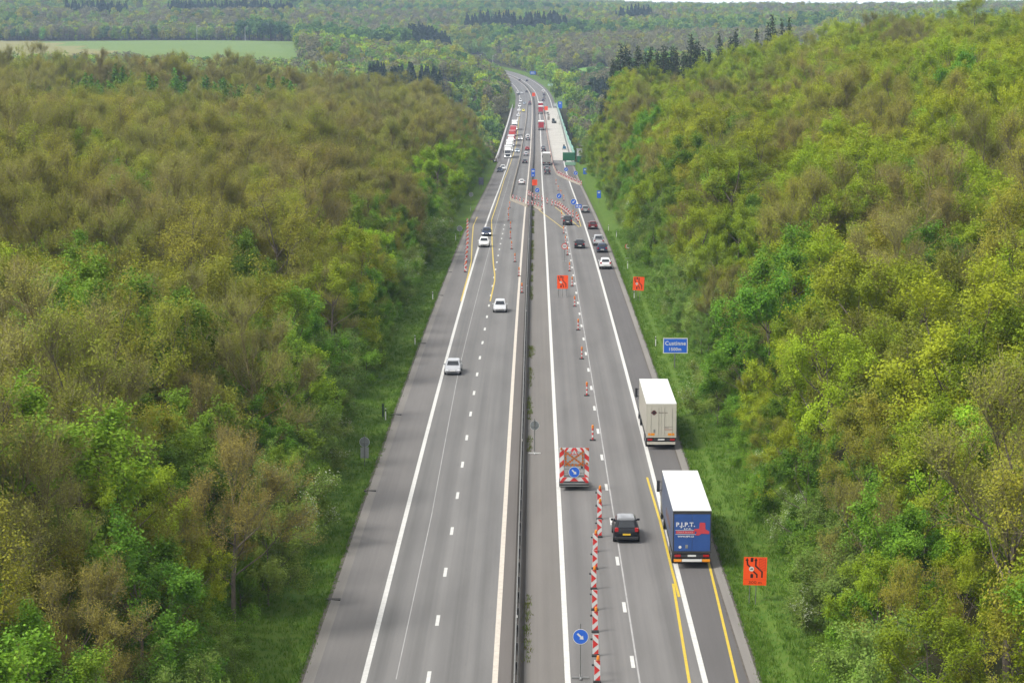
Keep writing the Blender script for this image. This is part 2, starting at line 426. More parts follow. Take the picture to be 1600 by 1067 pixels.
while Y < 2200:
    if Y < 455: ribbon(mb, [(Y, -4.92), (Y + 2.5, -4.92)], .22, 0)
    if Y < 480: ribbon(mb, [(Y + 3.2, 6.62), (Y + 5.7, 6.62)], .22, 0)
    Y += 12.4
tag(mb.build('white_lines', [wl, wc]), kind='structure')
mb = MB()
ribbon(mb, [(127, -6.72), (170, -6.6), (240, -6.9), (330, -6.7), (420, -6.55), (700, -6.6)], .06, 0, .003)
ribbon(mb, [(60, 6.86), (300, 6.83), (500, 6.85)], .10, 0, .0025)
tag(mb.build('joint_seal_lines', [seal]), kind='structure')
mb = MB()
ribbon(mb, [(1300, -7.7), (1167, -7.8), (950, -7.0), (871, -7.3), (675, -8.0), (544, -7.7), (466, -7.7), (402, -6.4), (361, -5.44), (342, -4.89), (333, -4.74), (306, -4.85)], .17, 0, .008)
ribbon(mb, [(476, -10.8), (447, -10.84), (401.6, -9.84), (365, -8.95), (344, -8.78), (306, -8.7)], .17, 0, .008)
ribbon(mb, [(506, 1.6), (487, 2.8), (438, 6.35)], .16, 0, .008); ribbon(mb, [(516, 5.3), (443.5, 9.33)], .16, 0, .008)
ribbon(mb, [(478, 9.7), (445, 9.7)], .14, 0, .008); ribbon(mb, [(540, 6.6), (484, 6.56)], .14, 0, .008)
ribbon(mb, [(184, 9.98), (168, 10.16), (153, 10.16), (145.5, 10.2)], .17, 0, .008); ribbon(mb, [(149, 10.02), (126, 9.6), (100, 9.2)], .17, 0, .009)
ribbon(mb, [(164, 12.75), (154, 12.75), (145, 12.6), (126, 12.25), (100, 11.9)], .16, 0, .008)
tag(mb.build('yellow_lines', [yl]), kind='structure')
# drain channels across the left gutter
dk = mat('iron_grate', (.03, .028, .026), .7, var=.2)
for i, Y in enumerate((144.8, 178.6, 213.6, 263, 313, 346)):
    mb = MB(); mb.box(-.62, .32, -.22, .22, -.03, .062, 0)
    for q in range(6): mb.box(-.56 + q*.13, -.50 + q*.13, -.18, .18, .062, .072, 1)
    names = ('nearest the camera', 'just before the round sign back', 'level with the silver saloon', 'past the silver saloon', 'near the start of the shoulder boards', 'under the first shoulder board')
    o = tag(mb.build('drain_grate', [dk, concd]), 'dark drain channel across the left gutter, ' + names[i], 'drain', 'drain channels in the left gutter'); put(o, Y, -11.6)

# ------------------------------------------------------------------ bridge
steel = mat('galvanised_steel', (.30, .30, .29), .5, .55, var=.15, scale=2); steel_d = mat('dark_steel', (.10, .097, .09), .6, .5, var=.2, scale=2)  # the darker steel holds the shade of the rail's right beam in its colour
concrete = mat('bridge_concrete', (.42, .40, .37), .85, var=.12, scale=.4); newdeck = mat('fresh_concrete', (.43, .405, .36), .85, var=.16, scale=.18)
br = thing('viaduct', 'long low concrete road bridge carrying the motorway across the wooded valley', 'bridge')
dm = strip_mesh('deck', [(-13.4, 14.2, 0, -1.6, -1.6), (-13.4, -13.0, 0, -.02, -.02), (13.4, 14.2, 0, -.02, -.02), (-13.0, -11.25, 1, -.012, -.012), (12.85, 13.4, 1, -.012, -.012)], [concrete, medL], BRIDGE0, BRIDGE1, 0.0, 10, parent=br)
for t0, s in ((-13.4, 1), (14.2, -1)):
    mb = MB(); pts = [RP(y, t0, -.02) for y in np.arange(BRIDGE0, BRIDGE1 + 1, 10)]
    for a, b in zip(pts[:-1], pts[1:]):
        q = [a, b, b - Vector((0, 0, 1.58)), a - Vector((0, 0, 1.58))]
        mb.add(q, [(0, 1, 2, 3) if s > 0 else (3, 2, 1, 0)])
    mb.build('fascia', concrete, br)
pier0 = None
for Y in np.arange(BRIDGE0 + 2, BRIDGE1, 44):
    for t in (-7, 8):
        p = RP(float(Y), t); gzv = float(ground_z(np.array([p.x]), np.array([p.y]))[0])
        h = max(p.z - 1.6 - gzv + 1.5, .8); mb = MB(); mb.box(-2.2, 2.2, -.6, .6, -h, 0); mb.bevel(.12, 1)
        o = mb.build('pier', concrete, br); o.location = (p.x, p.y, p.z - 1.6)
mb = MB()
ys = np.arange(812, BRIDGE1 + 8, 5.0)
vs = []; 
for y in ys:
    a = float(np.interp(y, [812, 956, 1071, 1270, 1353], [6.75, 6.15, 5.75, 6.0, 6.3])); p = RP(y, 0)
    vs += [(p.x + a, y, p.z + .012), (p.x + 12.85, y, p.z + .012)]
mb.add(vs, [(2*k, 2*k+1, 2*k+3, 2*k+2) for k in range(len(ys) - 1)])
for y in (850, 902, 985, 1090, 1200, 1290):
    p = RP(y, 0); mb.add([(p.x+6.3, y, p.z+.016), (p.x+12.8, y, p.z+.016), (p.x+12.8, y+.7, p.z+.016), (p.x+6.3, y+.7, p.z+.016)], [(0,1,2,3)], 1)
mb.build('stripped_deck', [newdeck, mat('deck_joint', (.36,.34,.31), .9, var=.2)], br)

def along(Y0, Y1, step, f):
    y = Y0
    while y <= Y1 + .01: f(y); y += step
# left parapet: pale steel barrier along the bridge edge
pr = thing('bridge_parapet', 'pale steel parapet along the left edge of the bridge', 'railing')
white_st = mat('pale_steel', (.55, .56, .56), .5, .2, var=.1, scale=1)
mb = MB()
for t, z0, z1 in ((-12.6, .35, .68), (-12.6, .95, 1.2)):
    pts = [(RP(y, t, z0), RP(y, t, z1)) for y in np.arange(822, 1385, 8.0)]
    for (a, b), (c, d) in zip(pts[:-1], pts[1:]):
        dx = Vector((.09, 0, 0)); mb.add([a-dx, c-dx, d-dx, b-dx, a+dx, c+dx, d+dx, b+dx], [(0,1,2,3)[::-1], (4,5,6,7), (3,2,6,7), (0,4,5,1)], 0)
mb.build('rail', white_st, pr, fix=True)
pm = None
for i, y in enumerate(np.arange(822, 1385, 8.0)):
    if pm is None:
        m_ = MB(); m_.box(-.07, .07, -.07, .07, -.1, .36); o = m_.build('post', white_st, pr); pm = o
    else:
        o = pm.copy(); C.objects.link(o)
    o.location = RP(float(y), -12.6)
rf = thing('end_railing', 'rusty short railing turned outward at the near left end of the bridge', 'railing')
mb = MB(); rust = mat('rusty_rail', (.20, .14, .09), .8, var=.3, scale=2)
for z in (.55, .95): mb.box(-6.5, 0, -.05, .05, z, z + .22)
mb.build('rail', rust, rf)
for x in (-6.3, -4.2, -2.1, -.2):
    mb = MB(); mb.box(x-.08, x+.08, -.08, .08, 0, 1.0); mb.build('post', rust, rf)
put(rf, 800, -12.3)
# green safety netting on the right edge
nt_ = thing('safety_netting', 'pale green debris netting along the right edge of the bridge', 'netting')
netm = mat('green_netting', (.20, .50, .36), .8, var=.15, scale=.6)
mb = MB(); ys = np.arange(838, 1388, 6.0); vs = []
for y in ys:
    t = float(np.interp(y, [838, 967, 1167, 1372], [14.6, 13.9, 13.4, 13.2])); a = RP(y, t)
    vs += [a, a + Vector((.15 * math.sin(y * .9), 0, 2.0 + .12 * math.sin(y * 2.1))), a + Vector((.06, 0, 0)), a + Vector((.21 + .15 * math.sin(y * .9) - .15, 0, 2.0 + .12 * math.sin(y * 2.1)))]
n_ = len(ys); mb.add(vs, [q for k in range(n_-1) for q in ((4*k, 4*k+1, 4*k+5, 4*k+4), (4*k+2, 4*k+6, 4*k+7, 4*k+3), (4*k+1, 4*k+3, 4*k+7, 4*k+5))])
mb.build('net', netm, nt_)
pm = None
for y in np.arange(840, 1386, 12.0):
    if pm is None:
        m_ = MB(); m_.box(-.05, .05, -.05, .05, 0, 2.35); o = pm = m_.build('post', white_st, nt_)
    else: o = pm.copy(); C.objects.link(o)
    o.location = RP(float(y), float(np.interp(y, [838, 967, 1167, 1372], [14.6, 13.9, 13.4, 13.2])) - .2)

# ------------------------------------------------------------------ central guard rail
gr = thing('guardrail', 'long grey double steel guard rail down the middle of the motorway', 'guardrail')
def wbeam(t, side):
    prof = [(0, .42), (.05, .47), (.05, .53), (.0, .58), (.05, .63), (.05, .70), (0, .76)]
    ys = np.concatenate([np.arange(70, 500, 8.0), np.arange(500, 1780, 16.0)])
    mb = MB(); vs = []
    for y in ys:
        p = RP(float(y), t); q = [(p.x + side*a, p.y, p.z + b) for a, b in prof] + [(p.x + side*a - side*.03, p.y, p.z + b) for a, b in prof[::-1]]
        vs.append(q)
    mb.loft(vs); return mb
wbeam(-.10, -1).build('beam', steel, gr, fix=True); wbeam(.08, 1).build('beam', steel_d, gr, fix=True)  # right beam darker: its shaded side is put into the colour
mb0 = MB(); mb0.box(-.09, .07, -.05, .05, .48, .58); mb0.box(-.06, .04, -.06, .06, -.05, .74)
gp = mb0.build('post', steel_d, gr); gp.location = RP(100, 0)
for k in range(1, 100):
    o = gp.copy(); C.objects.link(o); o.location = RP(100 + 4.0*k, 0)
mb = MB()
for y in np.arange(500, 1760, 8.0):
    p = RP(float(y), 0); mb.box(p.x-.1, p.x+.1, y-.06, y+.06, p.z-.05, p.z+.78)
tag(mb.build('post', steel_d, gr), kind='stuff')
# white reflectors are small knobs on top of the rail
for Y in (137.5, 196, 288, 318, 400):
    mb = MB(); mb.box(-.04, .04, -.03, .03, .76, .90); o = mb.build('reflector', wl, gr); o.location = RP(Y, -.05)

# ------------------------------------------------------------------ temporary safety barriers
tan = mat('barrier_concrete', (.40, .35, .28), .85, var=.12, scale=.7)
redw = mat('traffic_red', (.62, .03, .025), .45); whitef = mat('sign_white', (.66, .66, .64), .45)
def step_barrier(name, label, pts, mats, w=.34, h=.62, band=None):
    """low moulded barrier following (Y, t) points; band = length of alternating blocks"""
    Ys = []; ts = []
    for (a, b), (c, d) in zip(pts[:-1], pts[1:]):
        n = max(1, int(math.hypot(c - a, d - b) / 6.0))
        for k in range(n): Ys.append(a + (c-a)*k/n); ts.append(b + (d-b)*k/n)
    Ys.append(pts[-1][0]); ts.append(pts[-1][1])
    root = thing(name, label, 'barrier'); vs = []
    prof = [(-w/2, 0), (-w/2, .12), (-w*.24, .3), (-w*.2, h), (w*.2, h), (w*.24, .3), (w/2, .12), (w/2, 0)]
    for i, (Y, t) in enumerate(zip(Ys, ts)):
        a = RP(Ys[max(i-1, 0)], ts[max(i-1, 0)]); b = RP(Ys[min(i+1, len(Ys)-1)], ts[min(i+1, len(Ys)-1)])
        d = (b - a); d.z = 0; d.normalize(); nn = Vector((d.y, -d.x, 0)); p = RP(Y, t)
        vs.append([p + nn * x + Vector((0, 0, z)) for x, z in prof])
    mb = MB(); mb.loft(vs); mb.build('barrier_body', mats[0], root, fix=True)
    if len(mats) > 1:
        mb = MB()
        for i in range(0, len(vs) - 1, 2):
            q = [v[3] + Vector((0, 0, .006)) for v in (vs[i], vs[i+1])] + [v[4] + Vector((0, 0, .006)) for v in (vs[i+1], vs[i])]
            mb.add(q, [(3, 2, 1, 0)])
        mb.build('marking_band', mats[1], root, fix=True)
    return root
step_barrier('safety_barrier', 'tan concrete barrier dividing the oncoming carriageway and crossing to the median', [(1420, -4.0), (1167, -4.13), (940, -4.63), (815, -4.7), (675, -4.95), (560, -4.95), (544, -4.6), (531, -2.9), (515, -.76)], [tan])
step_barrier('safety_barrier', 'tan concrete barrier crossing the median diagonally under the arrow boards', [(514, .75), (509, 1.3), (500, 2.4)], [tan])
step_barrier('work_zone_barrier', 'red and white barrier along the stripped bridge deck beside the grey lorry', [(1375, 5.6), (1270, 4.9), (1167, 5.45), (1058, 5.6), (862, 6.2), (773, 6.62), (705, 7.4)], [tan, redw], w=.32, h=.75)
step_barrier('work_zone_barrier', 'tan barrier under the upper row of chevron boards closing the right lane', [(704, 7.5), (662, 10.6), (633, 13.2)], [tan], w=.36, h=.5)

# ------------------------------------------------------------------ shared vehicle materials
glass = mat('car_glass', (.012, .015, .018), .06, spec=.8); rubber = mat('tyre_rubber', (.016, .016, .016), .85)
alloy = mat('alloy_rim', (.42, .43, .44), .35, .7); plastic = mat('black_plastic', (.02, .02, .021), .6)
lampw = mat('headlamp_glass', (.85, .87, .9), .12, emit=.0); lampl = mat('headlamp_lit', (.95, .96, 1.0), .2, emit=2.0)
lampr = mat('tail_lamp', (.42, .01, .012), .2, spec=.6); platew = mat('plate_white', (.75, .75, .72), .5); platey = mat('plate_yellow', (.78, .50, .03), .5)
chrome = mat('chrome', (.6, .6, .6), .2, .9); amber = mat('amber_lamp', (.80, .24, .012), .3); amber_d = mat('amber_lens_dark', (.50, .13, .010), .35); orange_r = mat('orange_reflector', (.85, .30, .01), .4)
def paint(name, col): return mat('paint_' + name, col, .32, spec=.4 if max(col) > .1 else .22, coat=.35 if max(col) > .1 else .06, var=.04, scale=.8)
P = {k: paint(k, v) for k, v in dict(silver=(.42, .43, .45), white=(.78, .78, .77), black=(.012, .013, .016), dark_blue=(.022, .035, .075), dark_grey=(.055, .058, .062), grey=(.16, .165, .17),
     red=(.36, .02, .02), maroon=(.10, .012, .014), light_blue=(.30, .37, .45), yellow=(.70, .62, .05), pale_silver=(.56, .57, .58), navy=(.02, .025, .05)).items()}

def ring(y, zb, zt, hw, tuck=.90):
    half = [(0, zb), (hw*.82, zb), (hw*.965, zb+.10), (hw, zb+(zt-zb)*.45), (hw*.985, zt-.16), (hw*tuck, zt-.02), (hw*tuck*.6, zt+.012), (0, zt+.02)]
    return [(x, y, z) for x, z in half] + [(-x, y, z) for x, z in half[::-1][1:-1]]
# style: L, W, H, belt, (rear base, rear roof, front roof, front base) of the cabin measured from the rear, bonnet heights
STY = dict(
    saloon=(4.5, 1.74, 1.42, .93, (.55, 1.35, 2.75, 3.45), .70, .92),
    hatch=(4.1, 1.72, 1.48, .95, (.12, .72, 2.45, 3.20), .72, .95),
    suv=(4.4, 1.84, 1.62, 1.04, (.14, .92, 2.60, 3.40), .86, 1.06),
    van=(4.6, 1.82, 1.86, 1.12, (.06, .22, 2.9, 3.75), .86, 1.12),
    pickup=(5.1, 1.84, 1.76, 1.08, (1.75, 1.95, 3.25, 3.95), .90, 1.06))
def make_car(style, col, label, group='cars on the motorway', lit=False, yplate=False, rails=False, glassroof=False, name=None):
    L, W, H, belt, (rb, rr, fr, fb), nose, tail = STY[style]
    hw = W / 2; y0 = -L / 2; pm_ = P[col]
    root = thing(name or {'van': 'small_van', 'pickup': 'pickup_truck'}.get(style, 'car'), label, {'van': 'van', 'pickup': 'pickup'}.get(style, 'car'), group)
    mb = MB(); zb = .20 if style in ('saloon', 'hatch') else .26
    rings = [ring(y0, zb+.16, tail-.26, hw*.78), ring(y0+.05, zb+.06, tail-.10, hw*.90), ring(y0+.16, zb+.01, tail-.02, hw*.96), ring(y0+.34, zb, tail+.01, hw*.985), ring(y0+L*.25, zb, belt, hw), ring(y0+L*.55, zb, belt, hw),
             ring(y0+fb-.05, zb, belt-.02, hw*.99), ring(y0+fb+.25, zb, belt-.07, hw*.985), ring(y0+L-.35, zb, nose+.05, hw*.955), ring(y0+L-.08, zb+.03, nose-.07, hw*.88), ring(y0+L, zb+.12, nose-.2, hw*.74)]
    mb.loft(rings); body = mb.build('body', pm_, root, smooth=True, fix=True)
    # cabin
    wb, wr = hw*.90, hw*(.64 if style in ('suv', 'hatch') else .70); zc = belt - .03
    ym = lambda a, b, u: y0 + a + (b - a) * u
    def cab(u, z, w): return [(-w, ym(rb, rr, u), z), (w, ym(rb, rr, u), z), (w, ym(fb, fr, u), z), (-w, ym(fb, fr, u), z)]
    def rcab(u, z, w, rad):                                       # the same outline with rounded corners
        q = [Vector(x) for x in cab(u, z, w)]; out = []
        for i in range(4):
            a, b, d = q[i-1], q[i], q[(i+1) % 4]; p0 = b + (a-b).normalized()*rad; p1 = b + (d-b).normalized()*rad
            for tt in (0, .33, .67, 1.0): out.append(p0*(1-tt)**2 + b*(2*tt*(1-tt)) + p1*tt*tt)
        return out
    mb = MB(); mb.loft([rcab(0, zc, wb, .20), rcab(.45, zc + (H-.10-zc)*.52, wb + (wr+.05-wb)*.46, .20), rcab(.86, H-.10, wr+.05, .22)]); mb.build('pillars', pm_, root, smooth=True, fix=True)
    mb = MB(); mb.loft([rcab(.83, H-.12, wr+.065, .23), rcab(.90, H-.06, wr+.035, .24), rcab(.99, H-.02, wr-.05, .26), rcab(1.10, H, wr*.66, .26)])
    mb.build('roof', P[glassroof] if glassroof else pm_, root, smooth=True, fix=True)  # a separate roof colour paints in the sky's reflection
    lo, hi = cab(0, zc, wb), cab(.86, H-.10, wr+.05)
    def pane(i, j, u0, u1, v0, v1, nm):
        A, B, D, E_ = Vector(lo[i]), Vector(lo[j]), Vector(hi[j]), Vector(hi[i])
        nrm = (B - A).cross(E_ - A).normalized()
        pt = lambda u, v: (A.lerp(B, u)).lerp(E_.lerp(D, u), v) + nrm * .022
        m2 = MB(); m2.add([pt(u0, v0), pt(u1, v0), pt(u1, v1), pt(u0, v1)], [(0, 1, 2, 3)]); return m2.build(nm, glass, root)
    pane(0, 1, .13, .87, .16, .88, 'rear_window'); pane(2, 3, .11, .89, .06, .92, 'windscreen')
    pane(1, 2, .11, .47, .14, .88, 'side_window'); pane(1, 2, .52, .90, .14, .88, 'side_window')
    pane(3, 0, .10, .48, .14, .88, 'side_window'); pane(3, 0, .53, .89, .14, .88, 'side_window')
    if style == 'pickup':
        mb = MB(); mb.box(-hw*.78, hw*.78, y0+.16, y0+1.65, belt-.12, belt+.03); mb.build('load_bed', plastic, root)
    # lights, bumper, plates, mirrors, wheels
    for s in (-1, 1):
        mb = MB(); x = s*hw*.72
        mb.box(min(x-.17, x+.17), x+.17, y0+L-.16, y0+L-.015, nose-.24, nose-.08); mb.bevel(.03, 1); mb.build('headlight', lampl if lit else lampw, root)
        mb = MB(); x = s*hw*.76
        z1 = tail + (.06 if style == 'suv' else -.06); mb.box(x-.13, x+.13, y0+.005, y0+.16, z1-(.28 if style in ('suv', 'van', 'hatch') else .18), z1); mb.bevel(.02, 1); mb.build('tail_light', lampr, root)
        mb = MB(); mb.box(s*hw*.90 if s > 0 else -hw*1.12, s*hw*1.12 if s > 0 else -hw*.90, y0+fb-.52, y0+fb-.38, belt-.02, belt+.13); mb.bevel(.03, 1); mb.build('mirror', pm_, root)
    mb = MB(); mb.box(-hw*.90, hw*.90, y0-.015, y0+.10, zb+.03, zb+.24); mb.bevel(.03, 1); mb.build('rear_bumper', plastic, root)
    mb = MB(); mb.box(-hw*.62, hw*.62, y0+L-.12, y0+L+.012, zb+.10, zb+.22); mb.bevel(.02, 1); mb.build('grille', plastic, root)
    mb = MB(); mb.box(-.27, .27, y0-.022, y0+.02, tail-.46, tail-.34); mb.build('number_plate', platey if yplate else platew, root)
    mb = MB(); mb.box(-.26, .26, y0+L-.02, y0+L+.02, zb+.24, zb+.35); mb.build('number_plate', platew, root)
    if rails:
        for s in (-1, 1):
            mb = MB(); mb.box(s*wr*.86-.02, s*wr*.86+.02, y0+rr+.2, y0+fr-.1, H-.03, H+.035); mb.build('roof_rail', plastic, root)
    r = .31 if style in ('saloon', 'hatch') else .35
    for yy in (y0 + .78, y0 + L - .80):
        for s in (-1, 1):
            mb = MB(); mb.cyl((s*(hw-.20), yy, r), (s*(hw+.012), yy, r), r, n=16); w = mb.build('wheel', rubber, root)
            mb = MB(); mb.cyl((s*(hw-.02), yy, r), (s*(hw+.022), yy, r), r*.62, n=12); mb.build('rim', alloy, w)
    return root
PROTO = {}
def car(Y, t, dirn, style, col, label, group='cars on the motorway', **k):
    key = (style, col, tuple(sorted(k.items())))
    if key in PROTO: o = dup(PROTO[key], label, group)
    else: o = PROTO[key] = make_car(style, col, label, group, **k)
    put(o, Y + STY[style][0] / 2, t, dirn < 0)
    return o
G1 = 'oncoming cars'; G2 = 'cars driving away from the camera'
car(238.0, -7.42, -1, 'saloon', 'silver', 'silver saloon straddling the white edge line of the oncoming carriageway', G1)
car(292.6, -3.38, -1, 'hatch', 'pale_silver', 'pale silver hatchback in the inner oncoming lane below the yellow line', G1)
car(391.6, -7.59, -1, 'suv', 'white', 'white oncoming car beside the row of boards on the hard shoulder', G1)
car(417.9, -7.71, -1, 'hatch', 'dark_blue', 'dark blue oncoming car with lit headlamps right behind the white one', G1, lit=True)
car(725.1, -10.1, -1, 'hatch', 'dark_blue', 'dark blue car on the left hard shoulder just before the bridge', G1)
car(737.9, -9.38, -1, 'suv', 'white', 'white car following the dark blue one on the hard shoulder', G1)
car(868.1, -6.08, -1, 'saloon', 'light_blue', 'light blue car with lit headlamps beside the white lorry on the bridge', G1, lit=True)
car(971.1, -5.6, -1, 'hatch', 'white', 'white car with lit headlamps passing the red lorries on the bridge', G1, lit=True)
car(1362.5, -8.29, -1, 'van', 'white', 'front white van of two at the far end of the left bridge lane', G1)
car(1443.1, -8.01, -1, 'van', 'white', 'rear white van of two beyond the far end of the bridge', G1)
car(1301.1, -8.41, -1, 'hatch', 'white', 'small white car ahead of the two white vans', G1)
car(1227.2, -8.43, -1, 'hatch', 'pale_silver', 'pale car right behind the last lorry of the bridge queue', G1)
car(1296.5, -5.99, -1, 'hatch', 'yellow', 'bright yellow car in the oncoming lanes of the bridge', G1)
car(1407.1, -5.55, -1, 'saloon', 'light_blue', 'pale blue car beside the white vans beyond the bridge', G1)
car(1594.6, -9.38, -1, 'hatch', 'white', 'white car nearest the trees at the far left bend', G1)
car(1588.6, -6.63, -1, 'saloon', 'pale_silver', 'pale car in the middle lane of the far left bend', G1)
car(1565.0, -8.99, -1, 'hatch', 'dark_grey', 'dark car just in front of the white one at the far left bend', G1)
G3 = 'diverted cars driving away in the oncoming carriageway'
car(636.8, -2.78, 1, 'hatch', 'white', 'white car driving away between the tan barrier and the median', G3)
car(788.1, -2.74, 1, 'saloon', 'dark_grey', 'dark grey saloon driving away in the diverted lane', G3)
car(843.8, -2.64, 1, 'hatch', 'silver', 'silver hatchback between the dark saloon and the red car', G3)
car(883.8, -2.37, 1, 'hatch', 'red', 'bright red car in the diverted lane on the bridge', G3)
car(968.2, -2.43, 1, 'hatch', 'grey', 'grey car close behind a white van in the diverted lane', G3)
car(982.0, -2.6, 1, 'van', 'white', 'white van ahead of the grey car in the diverted lane', G3)
car(1397.0, -2.43, 1, 'saloon', 'navy', 'navy car behind a red one near the far end of the bridge', G3)
car(1411.0, -2.43, 1, 'hatch', 'red', 'small red car ahead of the navy one near the far bridge end', G3)
car(1425.0, -2.3, 1, 'hatch', 'navy', 'navy hatchback ahead of the small red car', G3)
car(1612.7, -3.06, 1, 'saloon', 'dark_grey', 'dark car by the green median at the far bend', G3)
car(160.5, 7.44, 1, 'suv', 'black', 'black crossover with yellow plate passing the blue lorry', G2, yplate=True, glassroof='grey')  # grey roof colour stands for sky mirrored in the black car's roof
car(350.5, 11.61, 1, 'suv', 'white', 'white crossover last in the queue on the right hard shoulder', G2)
car(380.5, 11.94, 1, 'hatch', 'dark_blue', 'dark blue hatchback ahead of the white crossover', G2)
car(394.9, 11.76, 1, 'pickup', 'silver', 'silver pickup ahead of the dark blue hatchback on the shoulder', G2)
car(436.4, 11.77, 1, 'hatch', 'maroon', 'dark red car on the right hard shoulder beside the yellow wedge', G2)
car(491.1, 11.51, 1, 'hatch', 'grey', 'grey hatchback leading the queue on the right hard shoulder', G2)
car(389.0, 8.43, 1, 'saloon', 'black', 'black saloon in the right lane opposite the speed signs', G2)
car(448.3, 7.21, 1, 'van', 'dark_grey', 'dark grey people carrier entering the crossover at the yellow lines', G2)
car(706.4, 4.56, 1, 'suv', 'dark_grey', 'dark car nearest the camera behind the grey box lorry', G2)
car(735.0, 4.5, 1, 'suv', 'grey', 'grey car between the dark car and the grey box lorry', G2)
car(871.5, 3.74, 1, 'hatch', 'dark_grey', 'dark car hidden just ahead of the grey box lorry', G2)
car(891.4, 3.66, 1, 'hatch', 'grey', 'grey car two ahead of the grey box lorry', G2)
car(1453.7, 5.9, 1, 'hatch', 'dark_blue', 'dark blue car ahead of the red lorries past the bridge', G2)
car(1499.1, 6.82, 1, 'hatch', 'grey', 'grey car midway between the red lorries and the white van', G2)
car(1553.4, 7.65, 1, 'saloon', 'navy', 'navy car right behind the far white van', G2)
car(1612.7, 8.31, 1, 'van', 'white', 'tall white van on the right carriageway at the bend', G2)
car(1841.3, 5.27, 1, 'saloon', 'dark_blue', 'dark blue car in the outer lane of the farthest bend', G2)
car(1855.3, 0.3, 1, 'saloon', 'dark_grey', 'dark grey car nearest the median on the farthest bend', G2)

